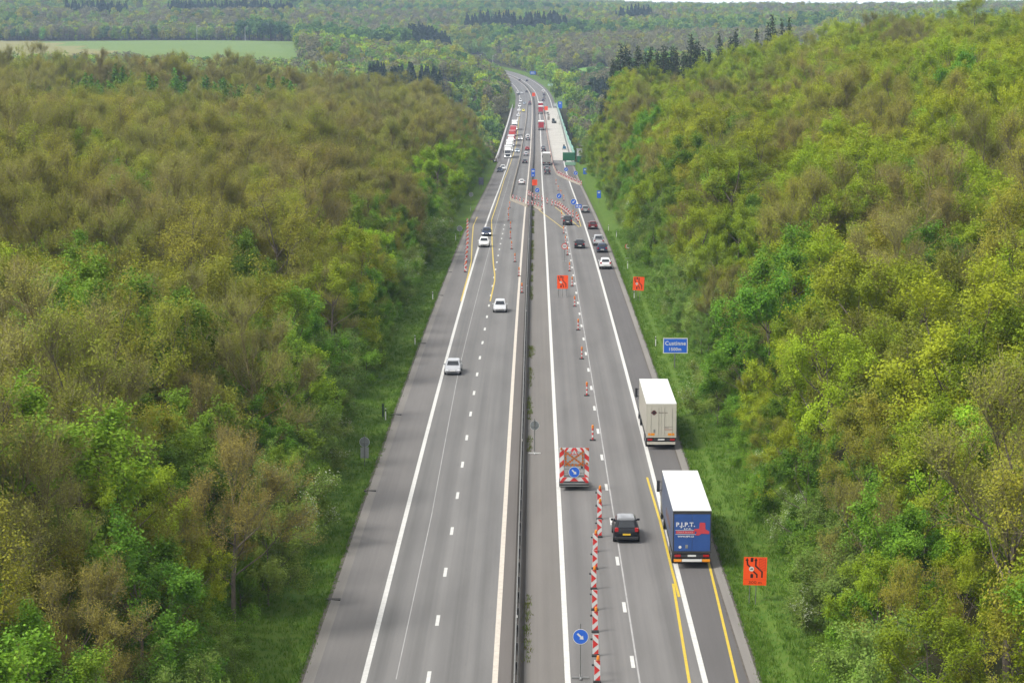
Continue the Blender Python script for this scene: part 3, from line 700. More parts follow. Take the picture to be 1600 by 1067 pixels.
# ------------------------------------------------------------------ lorries (origin at the rear bumper, nose towards +Y)
def paint2(name, col, v=.06): return mat('panel_' + name, col, .45, var=v, scale=.6)
roofw = mat('trailer_roof_white', (.70, .70, .67), .5, var=.10, scale=.4)
chass = mat('lorry_chassis', (.035, .034, .033), .75, var=.2, scale=2); greym = mat('grey_metal', (.28, .28, .27), .5, .4, var=.15, scale=2)
def make_lorry(label, group, side, rear, cabcol, roofm=None, rearframe=None, bars=True, single=True):
    root = thing('articulated_lorry', label, 'lorry', group); W = 1.275; roofm = roofm or roofw
    # trailer body without roof skin
    mb = MB(); mb.box(-W, W, .06, 13.6, 1.12, 3.94); mb.bevel(.03, 1); mb.build('trailer_body', side, root)
    mb = MB(); mb.box(-W-.012, W+.012, .03, 13.63, 3.93, 4.0); mb.bevel(.02, 1)
    for k in range(1, 9): mb.box(-W+.03, W-.03, 1.5*k-.02, 1.5*k+.02, 3.985, 4.006)
    mb.build('trailer_roof', roofm, root)
    rfm = rearframe or greym
    mb = MB(); mb.box(-W, W, 0, .07, 3.74, 3.93); mb.box(-W, W, 0, .07, 1.08, 1.22); mb.box(-W, -W+.07, .001, .071, 1.22, 3.74); mb.box(W-.07, W, .001, .071, 1.22, 3.74); mb.build('rear_frame', rfm, root)
    for x0, x1 in ((-W+.08, -.012), (.012, W-.08)):
        mb = MB(); mb.box(x0, x1, .004, .06, 1.23, 3.73); d = mb.build('rear_door', rear, root)
        if bars:
            for xx in ((x0*.75+x1*.25), (x0*.2+x1*.8)) if x0 < 0 else ((x0*.8+x1*.2), (x0*.25+x1*.75)):
                mb = MB(); mb.cyl((xx, -.02, 1.26), (xx, -.02, 3.70), .016, n=6); mb.build('lock_bar', rfm, d)
    for s in (-1, 1):      # curtain rails and dark side skirts
        mb = MB(); mb.box(s*(W+.004)-.012, s*(W+.004)+.012, .2, 13.5, 1.06, 1.2); mb.build('side_rail', chass, root)
        mb = MB(); mb.box(s*1.16-.03, s*1.16+.03, 4.6, 9.2, .5, .95); mb.build('side_guard', greym, root)
    mb = MB(); mb.box(-.55, .55, .5, 12.6, .78, 1.08); mb.build('chassis', chass, root)
    mb = MB(); mb.box(-1.2, 1.2, .02, .16, .48, .70); mb.build('underrun_bumper', rfm, root)
    mb = MB(); mb.box(-1.22, 1.22, .06, .12, .78, 1.02); mb.build('light_bar', chass, root)
    for s in (-1, 1):
        mb = MB(); mb.box(s*.95-.2, s*.95+.2, .03, .07, .82, .98); mb.build('tail_light', lampr, root)
    mb = MB(); mb.box(-.28, .28, .035, .06, .84, .96); mb.build('number_plate', platew, root)
    wheels = [(1.9, .5), (3.2, .5), (4.5, .5), (12.3, .5), (15.7, .5)]
    for y, r in wheels:
        for s in (-1, 1):
            mb = MB(); mb.cyl((s*.82, y, r), (s*1.24, y, r), r, n=18); w = mb.build('wheel', rubber, root)
            mb = MB(); mb.cyl((s*1.2, y, r), (s*1.25, y, r), r*.58, n=12); mb.build('rim', alloy, w)
    # tractor
    mb = MB(); mb.loft([[(-1.22, 14.2, .55), (1.22, 14.2, .55), (1.22, 16.45, .45), (-1.22, 16.45, .45)], [(-1.24, 14.15, 1.7), (1.24, 14.15, 1.7), (1.24, 16.5, 1.6), (-1.24, 16.5, 1.6)],
                        [(-1.22, 14.15, 2.9), (1.22, 14.15, 2.9), (1.18, 16.32, 2.9), (-1.18, 16.32, 2.9)], [(-1.1, 14.2, 3.75), (1.1, 14.2, 3.75), (1.0, 15.4, 3.65), (-1.0, 15.4, 3.65)]])
    mb.bevel(.06, 2); mb.build('cab', cabcol, root)
    mb = MB(); mb.add([(1.08, 16.49, 1.78), (-1.08, 16.49, 1.78), (-1.04, 16.345, 2.84), (1.04, 16.345, 2.84)], [(0, 1, 2, 3)]); mb.build('windscreen', glass, root)
    mb = MB(); mb.box(-.8, .8, 16.47, 16.53, .75, 1.5); mb.build('grille', plastic, root)
    mb = MB(); mb.box(-1.2, 1.2, 16.42, 16.58, .32, .62); mb.bevel(.03, 1); mb.build('bumper', cabcol, root)
    for s in (-1, 1):
        mb = MB(); mb.box(s*.98-.2, s*.98+.2, 16.5, 16.6, .62, .82); mb.bevel(.02, 1); mb.build('headlight', lampl, root)
        mb = MB(); x = s*1.42; mb.box(x-.11, x+.11, 16.1, 16.28, 1.9, 2.75); mb.bevel(.03, 1); mb.cyl((s*1.18, 16.2, 2.65), (x, 16.2, 2.65), .03, n=6); mb.cyl((s*1.18, 16.2, 2.0), (x, 16.2, 2.0), .03, n=6); mb.build('mirror', plastic, root)
        mb = MB(); a, b = s*1.245, s*1.235
        q = [(a, 14.9, 1.8), (a, 16.2, 1.8), (b*.985, 16.05, 2.6), (b*.985, 14.9, 2.6)]
        mb.add([(x*1.004, y, z) for x, y, z in q], [(0, 1, 2, 3) if s > 0 else (3, 2, 1, 0)]); mb.build('side_window', glass, root)
        mb = MB(); mb.cyl((s*.85, 13.9, .72), (s*.85, 15.0, .72), .32, n=12); mb.build('fuel_tank', greym, root)
    mb = MB(); mb.box(-.45, .45, 12.0, 16.0, .6, .9); mb.build('tractor_frame', chass, root)
    return root
LL = 16.55
def put_lorry(o, Y, t, flip=False):
    put(o, Y + LL if flip else Y, t, flip); return o
blue_c = paint2('blue_tarpaulin', (.022, .078, .28), .14); dirty = paint2('dirty_blue_side', (.10, .125, .19), .16); cream = paint2('cream_panel', (.52, .49, .41), .05); cream_s = paint2('cream_side', (.47, .44, .37), .06)
lblue = make_lorry('blue curtain-sided lorry with a white roof on the right hard shoulder', 'lorries', dirty, blue_c, P['grey'], rearframe=chass, bars=False)
put_lorry(lblue, 153.0, 11.5)
# the lettering and emblem on the blue rear
silverl = mat('letter_white', (.70, .70, .72), .5); redl = mat('letter_red', (.55, .045, .06), .5)
YF = -.006
text('P.J.P.T.', .40, silverl, lblue, 'lettering', (-.45, YF, 3.02), bold=.012, sx=1.05)
text('s.r.o.', .17, silverl, lblue, 'lettering', (-.30, YF, 2.76), sx=1.35, bold=.006)
mb = MB(); mb.flat([(-1.08, 2.42), (.18, 2.42), (.18, 2.60), (-1.08, 2.60)], YF)
mb.flat([(.50, 3.18), (.86, 3.16), (.88, 2.72), (1.14, 2.58), (1.13, 2.40), (.62, 2.42), (.44, 2.30), (.20, 2.32), (.32, 2.50), (.10, 2.66), (.14, 2.74), (.46, 2.76)][::-1], YF - .003)
mb.build('emblem', redl, lblue)
mb = MB(); mb.flat([(-1.12, 2.64), (.16, 2.64), (.16, 2.665), (-1.12, 2.665)], YF - .001); mb.flat([(-1.12, 2.36), (.30, 2.36), (.30, 2.385), (-1.12, 2.385)], YF - .001); mb.build('emblem_rule', silverl, lblue)
text('ČESKÁ SKALICE', .14, mat('letter_pink', (.60, .30, .30), .5), lblue, 'lettering', (-.46, YF - .005, 2.51), sx=1.0, bold=.004)
text('WWW.PJPT.CZ', .15, silverl, lblue, 'lettering', (-.42, YF, 2.22), sx=1.0, bold=.006)
mb = MB(); mb.flat(circle(-.80, 1.50, .10), YF); mb.build('speed_sticker', silverl, lblue)
mb = MB(); mb.flat([(-.45, 1.42), (-.28, 1.42), (-.28, 1.66), (-.45, 1.66)], YF); mb.build('latch', greym, lblue)
for s in (-1, 1):
    mb = MB(); mb.box(s*.95-.26, s*.95+.26, .0, .03, .50, .68); mb.build('reflector', orange_r, lblue)
mb = MB(); mb.box(-.66, .66, .0, .03, .50, .68); mb.build('marker_board', platew, lblue)
mb = MB()      # lettering on the dirty curtain is only a worn orange band
for k, (y, w_) in enumerate(((3.2, .9), (4.3, .7), (5.3, 1.0), (6.6, .8), (7.6, .6))): mb.add([(-1.279, y, 1.9), (-1.279, y + w_, 1.9), (-1.279, y + w_*.8, 2.5), (-1.279, y + .1, 2.5)], [(3, 2, 1, 0)])
mb.build('side_lettering', mat('worn_orange', (.24, .12, .08), .7, var=.3, scale=3), lblue)
lcream = make_lorry('cream box lorry with a dark red emblem on its rear doors', 'lorries', cream_s, cream, P['grey'], rearframe=cream, bars=True)
put_lorry(lcream, 195.8, 11.73)
mb = MB(); mb.flat([(-.92, 3.22), (-.80, 3.28), (-.72, 3.40), (-.62, 3.43), (-.52, 3.40), (-.44, 3.28), (-.34, 3.22), (-.44, 3.14), (-.52, 3.03), (-.62, 3.0), (-.72, 3.03), (-.80, 3.14)][::-1], -.006)
mb.build('emblem', mat('emblem_maroon', (.09, .012, .016), .5), lcream)
mb = MB(); mb.flat(circle(-.62, 3.22, .10), -.009); mb.build('emblem_centre', plastic, lcream)
darkt = mat('faded_lettering', (.20, .17, .15), .6); redt = mat('faded_red_lettering', (.42, .22, .18), .6)
mb = MB()
for k in range(9): mb.flat([(-.22 + .085*k, 3.16), (-.16 + .085*k, 3.16), (-.16 + .085*k, 3.25 + .03*(k in (0, 5))), (-.22 + .085*k, 3.25 + .03*(k in (0, 5)))], -.006)
mb.build('lettering', darkt, lcream)
mb = MB()
for r_, z in enumerate((1.98, 1.90, 1.78, 1.70)):
    for k in range(8 - (r_ == 1) * 4): mb.flat([(.30 + .085*k, z), (.36 + .085*k, z), (.36 + .085*k, z + .045), (.30 + .085*k, z + .045)], -.006, 0 if r_ < 2 else 1)
mb.build('lettering', [darkt, redt], lcream)
mb = MB()
for s in (-1, 1): mb.flat([(s*.84 - .28, 1.26), (s*.84 + .28, 1.26), (s*.84 + .28, 1.46), (s*.84 - .28, 1.46)], -.006)
mb.build('reflector', orange_r, lcream)
mb = MB(); mb.flat([(-.66, 1.50), (-.50, 1.50), (-.50, 1.78), (-.66, 1.78)], -.007); mb.build('latch', greym, lcream)
greyp = paint2('grey_box', (.36, .35, .33)); redp = paint2('red_tarpaulin', (.42, .018, .03)); whitep = paint2('white_tarpaulin', (.66, .66, .64)); redroof = paint2('red_roof', (.40, .06, .06)); greyroof = paint2('grey_roof', (.55, .55, .54))
lg = make_lorry('grey box lorry driving onto the bridge in the left lane', 'lorries', greyp, greyp, P['grey'], roofm=roofw); put_lorry(lg, 773.2, 4.5)
lr = make_lorry('red curtain-sided lorry alone in the middle of the bridge', 'lorries', redp, redp, P['white']); put_lorry(lr, 1064.7, 3.15)
put_lorry(dup(lr, 'nearer of two red lorries nose to tail at the far end of the bridge'), 1266.0, 3.45)
put_lorry(dup(lr, 'farther of two red lorries nose to tail at the far end of the bridge'), 1325.0, 3.6)
lw = make_lorry('white lorry facing the camera at the head of the bridge queue', 'queue of oncoming lorries', whitep, whitep, P['white']); put_lorry(lw, 825.1, -8.95, True)
put_lorry(dup(lw, 'white lorry second in the queue of oncoming lorries on the bridge'), 872.0, -8.95, True)
lq = make_lorry('white lorry with a red trailer third in the oncoming bridge queue', 'queue of oncoming lorries', redp, redp, P['white'], roofm=greyroof); put_lorry(lq, 915.0, -8.93, True)
lq2 = make_lorry('red lorry with a red roof fourth in the oncoming bridge queue', 'queue of oncoming lorries', redp, redp, P['red'], roofm=redroof); put_lorry(lq2, 962.0, -8.93, True)
put_lorry(dup(lq2, 'red lorry with a red roof fifth in the oncoming bridge queue'), 1006.0, -8.9, True)
put_lorry(dup(lw, 'white lorry last in the queue of oncoming lorries on the bridge'), 1066.0, -8.9, True)

# ------------------------------------------------------------------ signs
sblue = mat('sign_blue', (.018, .125, .60), .4); sorange = mat('sign_orange', (1.0, .088, .004), .5); sblack = mat('sign_black', (.03, .008, .006), .5); sback = mat('sign_back', (.24, .26, .26), .45, .4, var=.12, scale=3)
sred = mat('sign_red', (.60, .025, .03), .45); post_m = mat('sign_post', (.20, .21, .20), .5, .5, var=.15, scale=4)
ARROW = [(-.27, .30), (-.30, .27), (-.0, -.03), (-.13, -.03), (-.10, -.14)]
def arrow_pts(r, ang=-45):
    """thick arrow pointing along +x then rotated"""
    base = [(-.72, -.15), (.12, -.15), (.12, -.42), (.66, 0), (.12, .42), (.12, .15), (-.72, .15)]
    c, s = math.cos(R(ang)), math.sin(R(ang)); return [(r*(x*c - z*s), r*(x*s + z*c)) for x, z in base]
def round_arrow(root, r, zc, name='disc', ang=-45, xo=0.0, y=0.0):
    mb = MB(); mb.plate(circle(xo, zc, r), y - .02, y, 0); d = mb.build(name, whitef, root)
    mb = MB(); mb.flat(circle(xo, zc, r*.93), y - .024); mb.build('blue_field', sblue, d)
    mb = MB(); mb.flat([(xo + a, zc + b) for a, b in arrow_pts(r*.80, ang)], y - .028); mb.build('arrow', whitef, d)
    return d
def stand(root, h, cross=True, r=.025):
    mb = MB(); mb.cyl((0, .04, 0), (0, .04, h), r, n=8); mb.build('post', post_m, root)
    if cross:
        mb = MB(); mb.box(-.48, .48, -.04, .06, .02, .10); mb.box(-.05, .05, -.42, .50, .03, .11); mb.build('stand_foot', greym, root)
def arrow_sign(Y, t, label, zc=2.4, r=.45, ang=-45, group=None):
    root = thing('arrow_sign', label, 'road sign', group); stand(root, zc + r + .3); round_arrow(root, r, zc, ang=ang); put(root, Y, t); return root
GA = 'round blue arrow signs'
arrow_sign(127.1, 3.57, 'round blue keep-right arrow sign on a cross-foot stand beside the nearest boards', 2.42, .44, group=GA)
arrow_sign(550.5, 1.43, 'round blue arrow sign in the median above the crossover boards', 2.2, .55, 225, GA)
arrow_sign(520.3, 6.25, 'round blue arrow sign between the left end of the crossover boards and the grey hatchback', 2.2, .6, 225, GA)
arrow_sign(466.0, 8.6, 'round blue arrow sign at the right end of the crossover boards', 3.6, .6, 225, GA)
arrow_sign(698.0, 10.04, 'round blue arrow sign on the white line before the pale green tank', 1.9, .6, 225, GA)
arrow_sign(670.9, 12.45, 'round blue arrow sign at the kerb beside the upper chevron row', 1.9, .6, 225, GA)
sg = thing('direction_sign', 'small blue sign with white marks right of the round arrow at the crossover', 'road sign'); stand(sg, 2.6)
mb = MB(); mb.plate([(-.6, 2.5), (.6, 2.5), (.6, 3.2), (-.6, 3.2)], -.02, 0); p_ = mb.build('panel', sblue, sg)
mb = MB(); mb.flat([(-.45, 2.72), (-.1, 2.72), (-.1, 2.95), (-.45, 2.95)], -.026); mb.flat([(.05, 2.72), (.45, 2.72), (.45, 2.95), (.05, 2.95)], -.026); mb.build('white_marks', whitef, p_); put(sg, 464, 9.55)
# orange lane diversion signs
def stroke(mb, pts, w, y, mi=0, head=0.0):
    for (a, b), (c, d) in zip(pts[:-1], pts[1:]):
        L = math.hypot(c-a, d-b); nx, nz = -(d-b)/L*w/2, (c-a)/L*w/2; ex, ez = (c-a)/L*w*.3, (d-b)/L*w*.3
        q = [(a+nx-ex, b+nz-ez), (a-nx-ex, b-nz-ez), (c-nx+ex, d-nz+ez), (c+nx+ex, d+nz+ez)]
        mb.flat(q, y, mi)
    if head:
        x, z = pts[-1]; mb.flat([(x - head, z - head*.1), (x + head, z - head*.1), (x, z + head*1.6)], y - .001, mi)
def diversion(Y, t, label, zc, feet, writing=None, lean=0.0, grp='orange lane diversion signs'):
    root = thing('diversion_sign', label, 'road sign', grp); w, h = .73, .90
    mb = MB(); mb.plate([(-w, zc-h), (w, zc-h), (w, zc+h), (-w, zc+h)], -.02, 0.0); pn = mb.build('panel', sorange, root)
    mb = MB(); y = -.026; o = .12 if writing else 0.0
    X = lambda u: -w + 2*w*u
    Z = lambda v: zc - h + 2*h*v
    v0 = .26 if writing else .10
    Zf = lambda v: Z(v0 + (1 - v0) * v)
    stroke(mb, [(X(.58), Zf(.03)), (X(.58), Zf(.16)), (X(.44), Zf(.30))], .10, y); stroke(mb, [(X(.30), Zf(.50)), (X(.17), Zf(.64)), (X(.14), Zf(.84))], .10, y, head=.11)
    stroke(mb, [(X(.80), Zf(.04)), (X(.80), Zf(.30)), (X(.52), Zf(.58)), (X(.52), Zf(.84))], .10, y, head=.11)
    mb.build('lane_arrows', sblack, pn)
    mb = MB(); mb.flat([(X(.29), Zf(.80)), (X(.33), Zf(.77)), (X(.37), Zf(.77)), (X(.41), Zf(.80)), (X(.41), Zf(.97)), (X(.29), Zf(.97))], y)
    mb.flat([(X(.30), Zf(0)), (X(.42), Zf(0)), (X(.42), Zf(.17)), (X(.38), Zf(.20)), (X(.34), Zf(.20)), (X(.30), Zf(.17))], y); mb.build('traffic_islands', sblack, pn)
    mb = MB(); mb.flat(circle(X(.34), Zf(.43), .155), y - .004); dsc = mb.build('no_lorry_disc', whitef, pn)
    mb = MB(); cx_, cz_ = X(.34), Zf(.43); mb.flat([(cx_-.09, cz_-.03), (cx_+.09, cz_-.03), (cx_+.09, cz_+.045), (cx_-.03, cz_+.045), (cx_-.03, cz_+.015), (cx_-.09, cz_+.015)], y - .008); mb.build('lorry_symbol', sblack, dsc)
    dred = mat('sign_dark_red', (.55, .03, .01), .5)
    if writing:
        mb = MB(); mb.flat([(X(.02), Z(.20)), (X(.98), Z(.20)), (X(.98), Z(.206)), (X(.02), Z(.206))], y)
        for k in range(7): 
            stroke(mb, [(X(.68), Zf(.92 - k*.075)), (X(.92), Zf(.84 - k*.075))], .028, y)
        stroke(mb, [(X(.67), Zf(.36)), (X(.67), Zf(.94)), (X(.93), Zf(.94)), (X(.93), Zf(.36)), (X(.67), Zf(.36))], .025, y - .001); mb.build('hatched_area', dred, pn)
        text(writing[0], .26, sblack, pn, 'lettering', (X(.40), -.026, Z(.095)), sx=1.25); text(writing[1], .26, sblack, pn, 'lettering', (X(.72), -.026, Z(.095)), sx=1.25)
    mb = MB(); r = .028
    for x in feet[0]:
        m2 = MB(); m2.cyl((x, .05, feet[1]), (x, .05, zc + h*.95), r, n=8); m2.build('post', post_m, root)
    if feet[2]:
        for x in feet[0]:
            m2 = MB(); m2.box(x-.06, x+.06, -.35, .45, .0, .06); m2.build('stand_foot', greym, root)
    put(root, Y, t); root.rotation_euler[1] += lean
    return root
diversion(144.2, 14.84, 'orange lane diversion sign reading 300 m on the grass by the blue lorry', 2.0, ((-.3, .1), -.2, False), ('300', 'm'), R(1.2))
diversion(311.3, 4.71, 'orange lane diversion sign standing on three legs in the closed lane', 2.0, ((-.55, 0, .5), 0, True))
diversion(308.2, 14.6, 'slightly tilted orange lane diversion sign on the right grass verge', 2.1, ((-.2, .25), -.2, False), None, R(3))
def small_orange(Y, t, label, zc, w=.8, h=1.0):
    root = thing('diversion_sign', label, 'road sign', 'orange lane diversion signs')
    mb = MB(); mb.plate([(-w, zc-h), (w, zc-h), (w, zc+h), (-w, zc+h)], -.02, 0); pn = mb.build('panel', sorange, root)
    mb = MB(); stroke(mb, [(-.15, zc-.7), (-.15, zc+.5)], .14, -.026, head=.16); stroke(mb, [(.3, zc-.7), (.3, zc+.5)], .14, -.026, head=.16); mb.build('lane_arrows', mat('sign_dark_red', (.55, .03, .01), .5), pn)
    mb = MB(); mb.cyl((0, .05, -.1), (0, .05, zc + h*.9), .04, n=8); mb.build('post', post_m, root); put(root, Y, t)
small_orange(596.8, .8, 'orange sign on the median guard rail under the blue signs', 2.2, .64, .74)
small_orange(1519.1, .4, 'far orange sign on the green median at the start of the bend', 2.0, 1.0, 1.1)
small_orange(1287.4, 6.45, 'orange sign at the far end of the stripped bridge deck', 2.2, .9, 1.1)
# speed limit signs
def speed(Y, t, label, zc):
    root = thing('speed_sign', label, 'road sign', 'round speed limit signs'); mb = MB(); mb.plate(circle(0, zc, .47), -.02, 0); d = mb.build('disc', sred, root)
    mb = MB(); mb.flat(circle(0, zc, .36), -.025); d2 = mb.build('white_field', whitef, d)
    text('50', .40, sblack, d, 'lettering', (0, -.03, zc), bold=.008)
    stand(root, zc + .5, False, .03)
    mb = MB(); mb.box(-.35, .35, -.3, .35, .0, .05); mb.build('stand_foot', greym, root); put(root, Y, t)
speed(363.9, 5.59, 'round red-rimmed speed sign on the lane line among the striped tubes', 2.4); speed(370.0, 15.7, 'round red-rimmed speed sign on the right grass verge', 1.9)
# blue place sign
cs = thing('place_sign', 'blue motorway sign reading Custinne 1500m in front of the bushes', 'road sign')
mb = MB(); mb.plate([(-1.29, 1.55), (1.29, 1.55), (1.29, 3.17), (-1.29, 3.17)], -.03, 0); pn = mb.build('border', whitef, cs)
mb = MB(); mb.flat([(-1.20, 1.63), (1.20, 1.63), (1.20, 3.09), (-1.20, 3.09)], -.035); mb.build('blue_field', sblue, cs)
text('Custinne', .60, whitef, cs, 'lettering', (0, -.04, 2.60), bold=.012, sx=.93); text('1500m', .46, whitef, cs, 'lettering', (-.05, -.04, 1.98), bold=.01, sx=1.0)
for x in (-.05,): 
    mb = MB(); mb.cyl((x, .05, -.3), (x, .05, 3.0), .06, n=8); mb.build('post', post_m, cs)
put(cs, 243.5, 15.75)
# signs seen from behind
def sign_back(Y, t, label, zc, r, plate=None, cross=False, h0=-.2):
    root = thing('sign_back', label, 'road sign', 'backs of signs facing oncoming traffic')
    mb = MB(); mb.plate(circle(0, zc, r), 0, .02); mb.build('disc', sback, root)
    mb = MB()
    ro, ri = circle(0, zc, r), circle(0, zc, r*.93); n = len(ro)
    mb.add([(a, -.012, b) for a, b in ro] + [(a, -.012, b) for a, b in ri], [(i, (i+1) % n, n + (i+1) % n, n + i) for i in range(n)]); mb.build('rim', mat('rim_light', (.50, .52, .50), .5), root)
    if plate:
        mb = MB(); mb.plate([(-plate[0], plate[1]), (plate[0], plate[1]), (plate[0], plate[2]), (-plate[0], plate[2])], 0, .02); mb.build('plate', mat('sign_back_light', (.33, .34, .335), .5, .3, var=.1, scale=3), root)
    mb = MB(); mb.cyl((0, -.04, h0), (0, -.04, zc + r + .2), .032, n=8); mb.build('post', post_m, root)
    mb = MB(); mb.box(-.26, .26, -.06, -.015, zc - .05, zc); mb.build('clamp', greym, root)
    if cross:
        mb = MB(); mb.box(-.5, .5, -.06, .04, .02, .10); mb.box(-.05, .05, -.45, .45, .03, .11); mb.build('stand_foot', whitef, root)
    put(root, Y, t); return root
sign_back(189.5, -12.95, 'grey back of a round sign with a rectangular plate below it on the left grass', 1.85, .42, (.34, .52, 1.42))
sign_back(194.1, 1.0, 'grey back of a round sign on a white cross-foot beside the guard rail', 2.42, .40, None, True, 0)
sign_back(532, -13.6, 'small round grey sign back on the left verge past the yellow line', 2.0, .5); sign_back(412, -12.3, 'round grey sign back beside the far end of the shoulder boards', 1.8, .5)
def panel_sign(Y, t, label, w, z0, z1, m, marks=None, posts=(-.5, .5), name='panel_sign'):
    root = thing(name, label, 'road sign'); mb = MB(); mb.plate([(-w, z0), (w, z0), (w, z1), (-w, z1)], -.03, 0); pn = mb.build('panel', m, root)
    if marks:
        mb = MB()
        for (a, b, c, d) in marks: mb.flat([(a, b), (c, b), (c, d), (a, d)], -.036)
        mb.build('white_marks', whitef, pn)
    for x in posts:
        mb = MB(); mb.cyl((x*w, .06, -.3), (x*w, .06, z1*.97), .05, n=8); mb.build('post', post_m, root)
    put(root, Y, t); return root
panel_sign(612.6, -13.2, 'dark grey back of a rectangular sign on the left verge before the bridge', .66, 1.0, 2.9, mat('dark_sign_back', (.07, .08, .10), .6))
panel_sign(662.1, .3, 'upper blue panel with white marks standing on the median before the bridge', .52, 1.2, 3.4, sblue, [(-.36, 2.6, .36, 2.95), (-.25, 1.5, .25, 1.75)], (0,))
panel_sign(679.8, 15.3, 'blue panel sign on the right grass near the green container', .52, 1.2, 3.0, sblue, [(-.28, 2.35, .28, 2.65)], (0,))
panel_sign(532.0, 15.4, 'blue panel sign on the right verge level with the crossover', .45, 1.2, 2.9, sblue, [(-.25, 2.3, .25, 2.6)], (0,))
panel_sign(1324.3, 14.5, 'tall dark blue sign at the far right end of the bridge', 1.2, .8, 4.6, sblue, [(-.5, 3.4, .5, 3.9)], (-.6, .6))
panel_sign(1726.3, 17.0, 'pale green and white sign beside the far bend', 1.9, .6, 2.2, mat('pale_green_sign', (.30, .50, .44), .5), [(-1.6, .9, 1.6, 1.3)], (-.6, .6))
panel_sign(1919.2, 15.0, 'large blue sign above the road at the far bend', 2.4, 2.6, 5.4, sblue, [(-1.6, 3.4, 1.4, 3.8), (-1.6, 4.3, 1.2, 4.7)], (-.6, .6))
# verge marker posts
vp = None
VP = [(211.2, -12.6, 'beside the far kerb of the round sign back'), (262.3, -12.5, 'past the silver saloon on the left grass'), (308.2, -12.5, 'on the left grass before the shoulder boards'), (409.2, -12.9, 'behind the row of shoulder boards'),
      (498.6, -12.8, 'on the left grass level with the crossover'), (261.2, 14.6, 'just beyond the Custinne sign'), (352.8, 15.0, 'between the tilted orange sign and the white crossover'), (309.7, 14.2, 'touching the tilted orange sign'),
      (417.1, 15.5, 'on the right grass level with the pickup'), (434.2, 14.6, 'on the right grass level with the dark red car'), (2008, 11.8, 'white at the far bend left of its twin'), (1963, 12, 'white at the far bend right of its twin')]
for i, (Y, t, w_) in enumerate(VP):
    lab = 'small white verge marker post ' + w_
    if vp is None:
        vp = thing('marker_post', lab, 'marker post', 'white verge marker posts'); mb = MB(); mb.loft([[(-.05, -.04, -.1), (.05, -.04, -.1), (.05, .04, -.1), (-.05, .04, -.1)], [(-.05, -.04, 1.0), (.05, -.04, .92), (.05, .04, .92), (-.05, .04, 1.0)]]); mb.build('post', whitef, vp)
        mb = MB(); mb.box(-.056, .056, -.046, .046, .70, .86); mb.build('reflector', plastic, vp); o = vp
    else: o = dup(vp, lab)
    put(o, Y, t, dz=.05)
mb = MB(); mb.box(-.09, .09, -.07, .07, -.1, 1.15); mb.bevel(.02, 1); o = tag(mb.build('emergency_post', mat('dark_green_post', (.02, .05, .025), .6)), 'dark green post next to the white marker on the left grass', 'post'); put(o, 213.0, -12.95)

# ------------------------------------------------------------------ red and white boards, striped tubes
def board_proto(label, group, mirror=False, lamp=False):
    root = thing('chevron_board', label, 'traffic board', group); w, z0, z1 = .17, .14, 1.30; sg_ = -1 if mirror else 1
    mb = MB(); mb.plate([(-w, z0), (w, z0), (w, z1), (-w, z1)], -.02, .02); pn = mb.build('panel', whitef, root)
    mb = MB(); y = -.025; H = z1 - z0
    def fl(pts):
        q = [(x*sg_*w, z0 + z*H) for x, z in pts]
        mb.flat(q if sg_ > 0 else q[::-1], y)
    fl([(-.75, .995), (.96, .74), (.96, .995)])
    fl([(-.94, .27), (.96, .51), (-.94, .75)]); fl([(-.75, .005), (.96, .005), (.96, .27)])
    mb.build('red_marks', redw, pn)
    mb = MB(); mb.box(-.22, .22, -.17, .17, .0, .10); mb.bevel(.025, 1); mb.build('rubber_base', rubber, root)
    mb = MB(); mb.box(-.30, -.18, -.06, .02, .98, 1.08); mb.build('clip', plastic, root)
    if lamp:
        mb = MB(); mb.cyl((.05, 0, 1.30), (.05, 0, 1.40), .09, n=12); mb.cyl((.05, -.01, 1.40), (.05, -.01, 1.56), .10, .07, n=12); mb.build('warning_lamp', amber, root)
    return root
BP = {}
def board(Y, t, label, group, mirror=False, lamp=False, yaw=0.0):
    k = (mirror, lamp)
    o = dup(BP[k], label, group) if k in BP else board_proto(label, group, mirror, lamp)
    BP.setdefault(k, o); put(o, Y, t, yaw=yaw); return o
ordn = 'first second third fourth fifth sixth seventh eighth ninth tenth eleventh twelfth thirteenth fourteenth fifteenth sixteenth seventeenth eighteenth nineteenth twentieth'.split()
def nth(i):
    if i < 20: return ordn[i]
    return {2: 'twenty', 3: 'thirty', 4: 'forty', 5: 'fifty'}[(i+1)//10] + ('-' + ordn[(i+1) % 10 - 1] if (i+1) % 10 else 'th')
g = 'boards between the arrow trailer and the black crossover'
near = [(173.1, 5.87), (168.4, 5.75), (162.5, 5.59), (158.0, 5.18), (153.0, 5.03), (147.5, 4.82), (142.2, 4.74), (137.0, 4.64), (131.7, 4.53), (126.3, 4.48)][::-1]
for i, (Y, t) in enumerate(near):
    board(Y, t, f'{nth(i)} red arrow board from the near end, row beside the black crossover', g, False, i in (0, 2, 4, 6, 8, 9))
g = 'boards across the left hard shoulder'
for i in range(12):
    u = i / 11; board(346 + (449 - 346)*u, float(np.interp(346 + 103*u, [346, 402, 449], [-9.31, -10.6, -12.0])), f'{nth(i)} board from the near end of the row on the left hard shoulder', g, True, i % 2 == 0)
g = 'upper boards of the median crossover'
A_ = [(570.8, -.66), (566, -.2), (557, .3), (549, 1.0), (548, 1.7), (541, 2.55), (530.5, 3.67), (522.6, 4.7), (519, 5.4), (515, 5.9), (509, 6.35), (504, 6.7), (497, 7.05), (491, 7.38), (484, 7.7), (477, 8.0), (474, 8.6), (467, 9.2), (459.3, 9.4)]
for i, (Y, t) in enumerate(A_): board(Y, t, f'{nth(i)} board from the median in the upper row ending at the dark people carrier', g, True, i > 15)
g = 'lower boards of the median crossover'
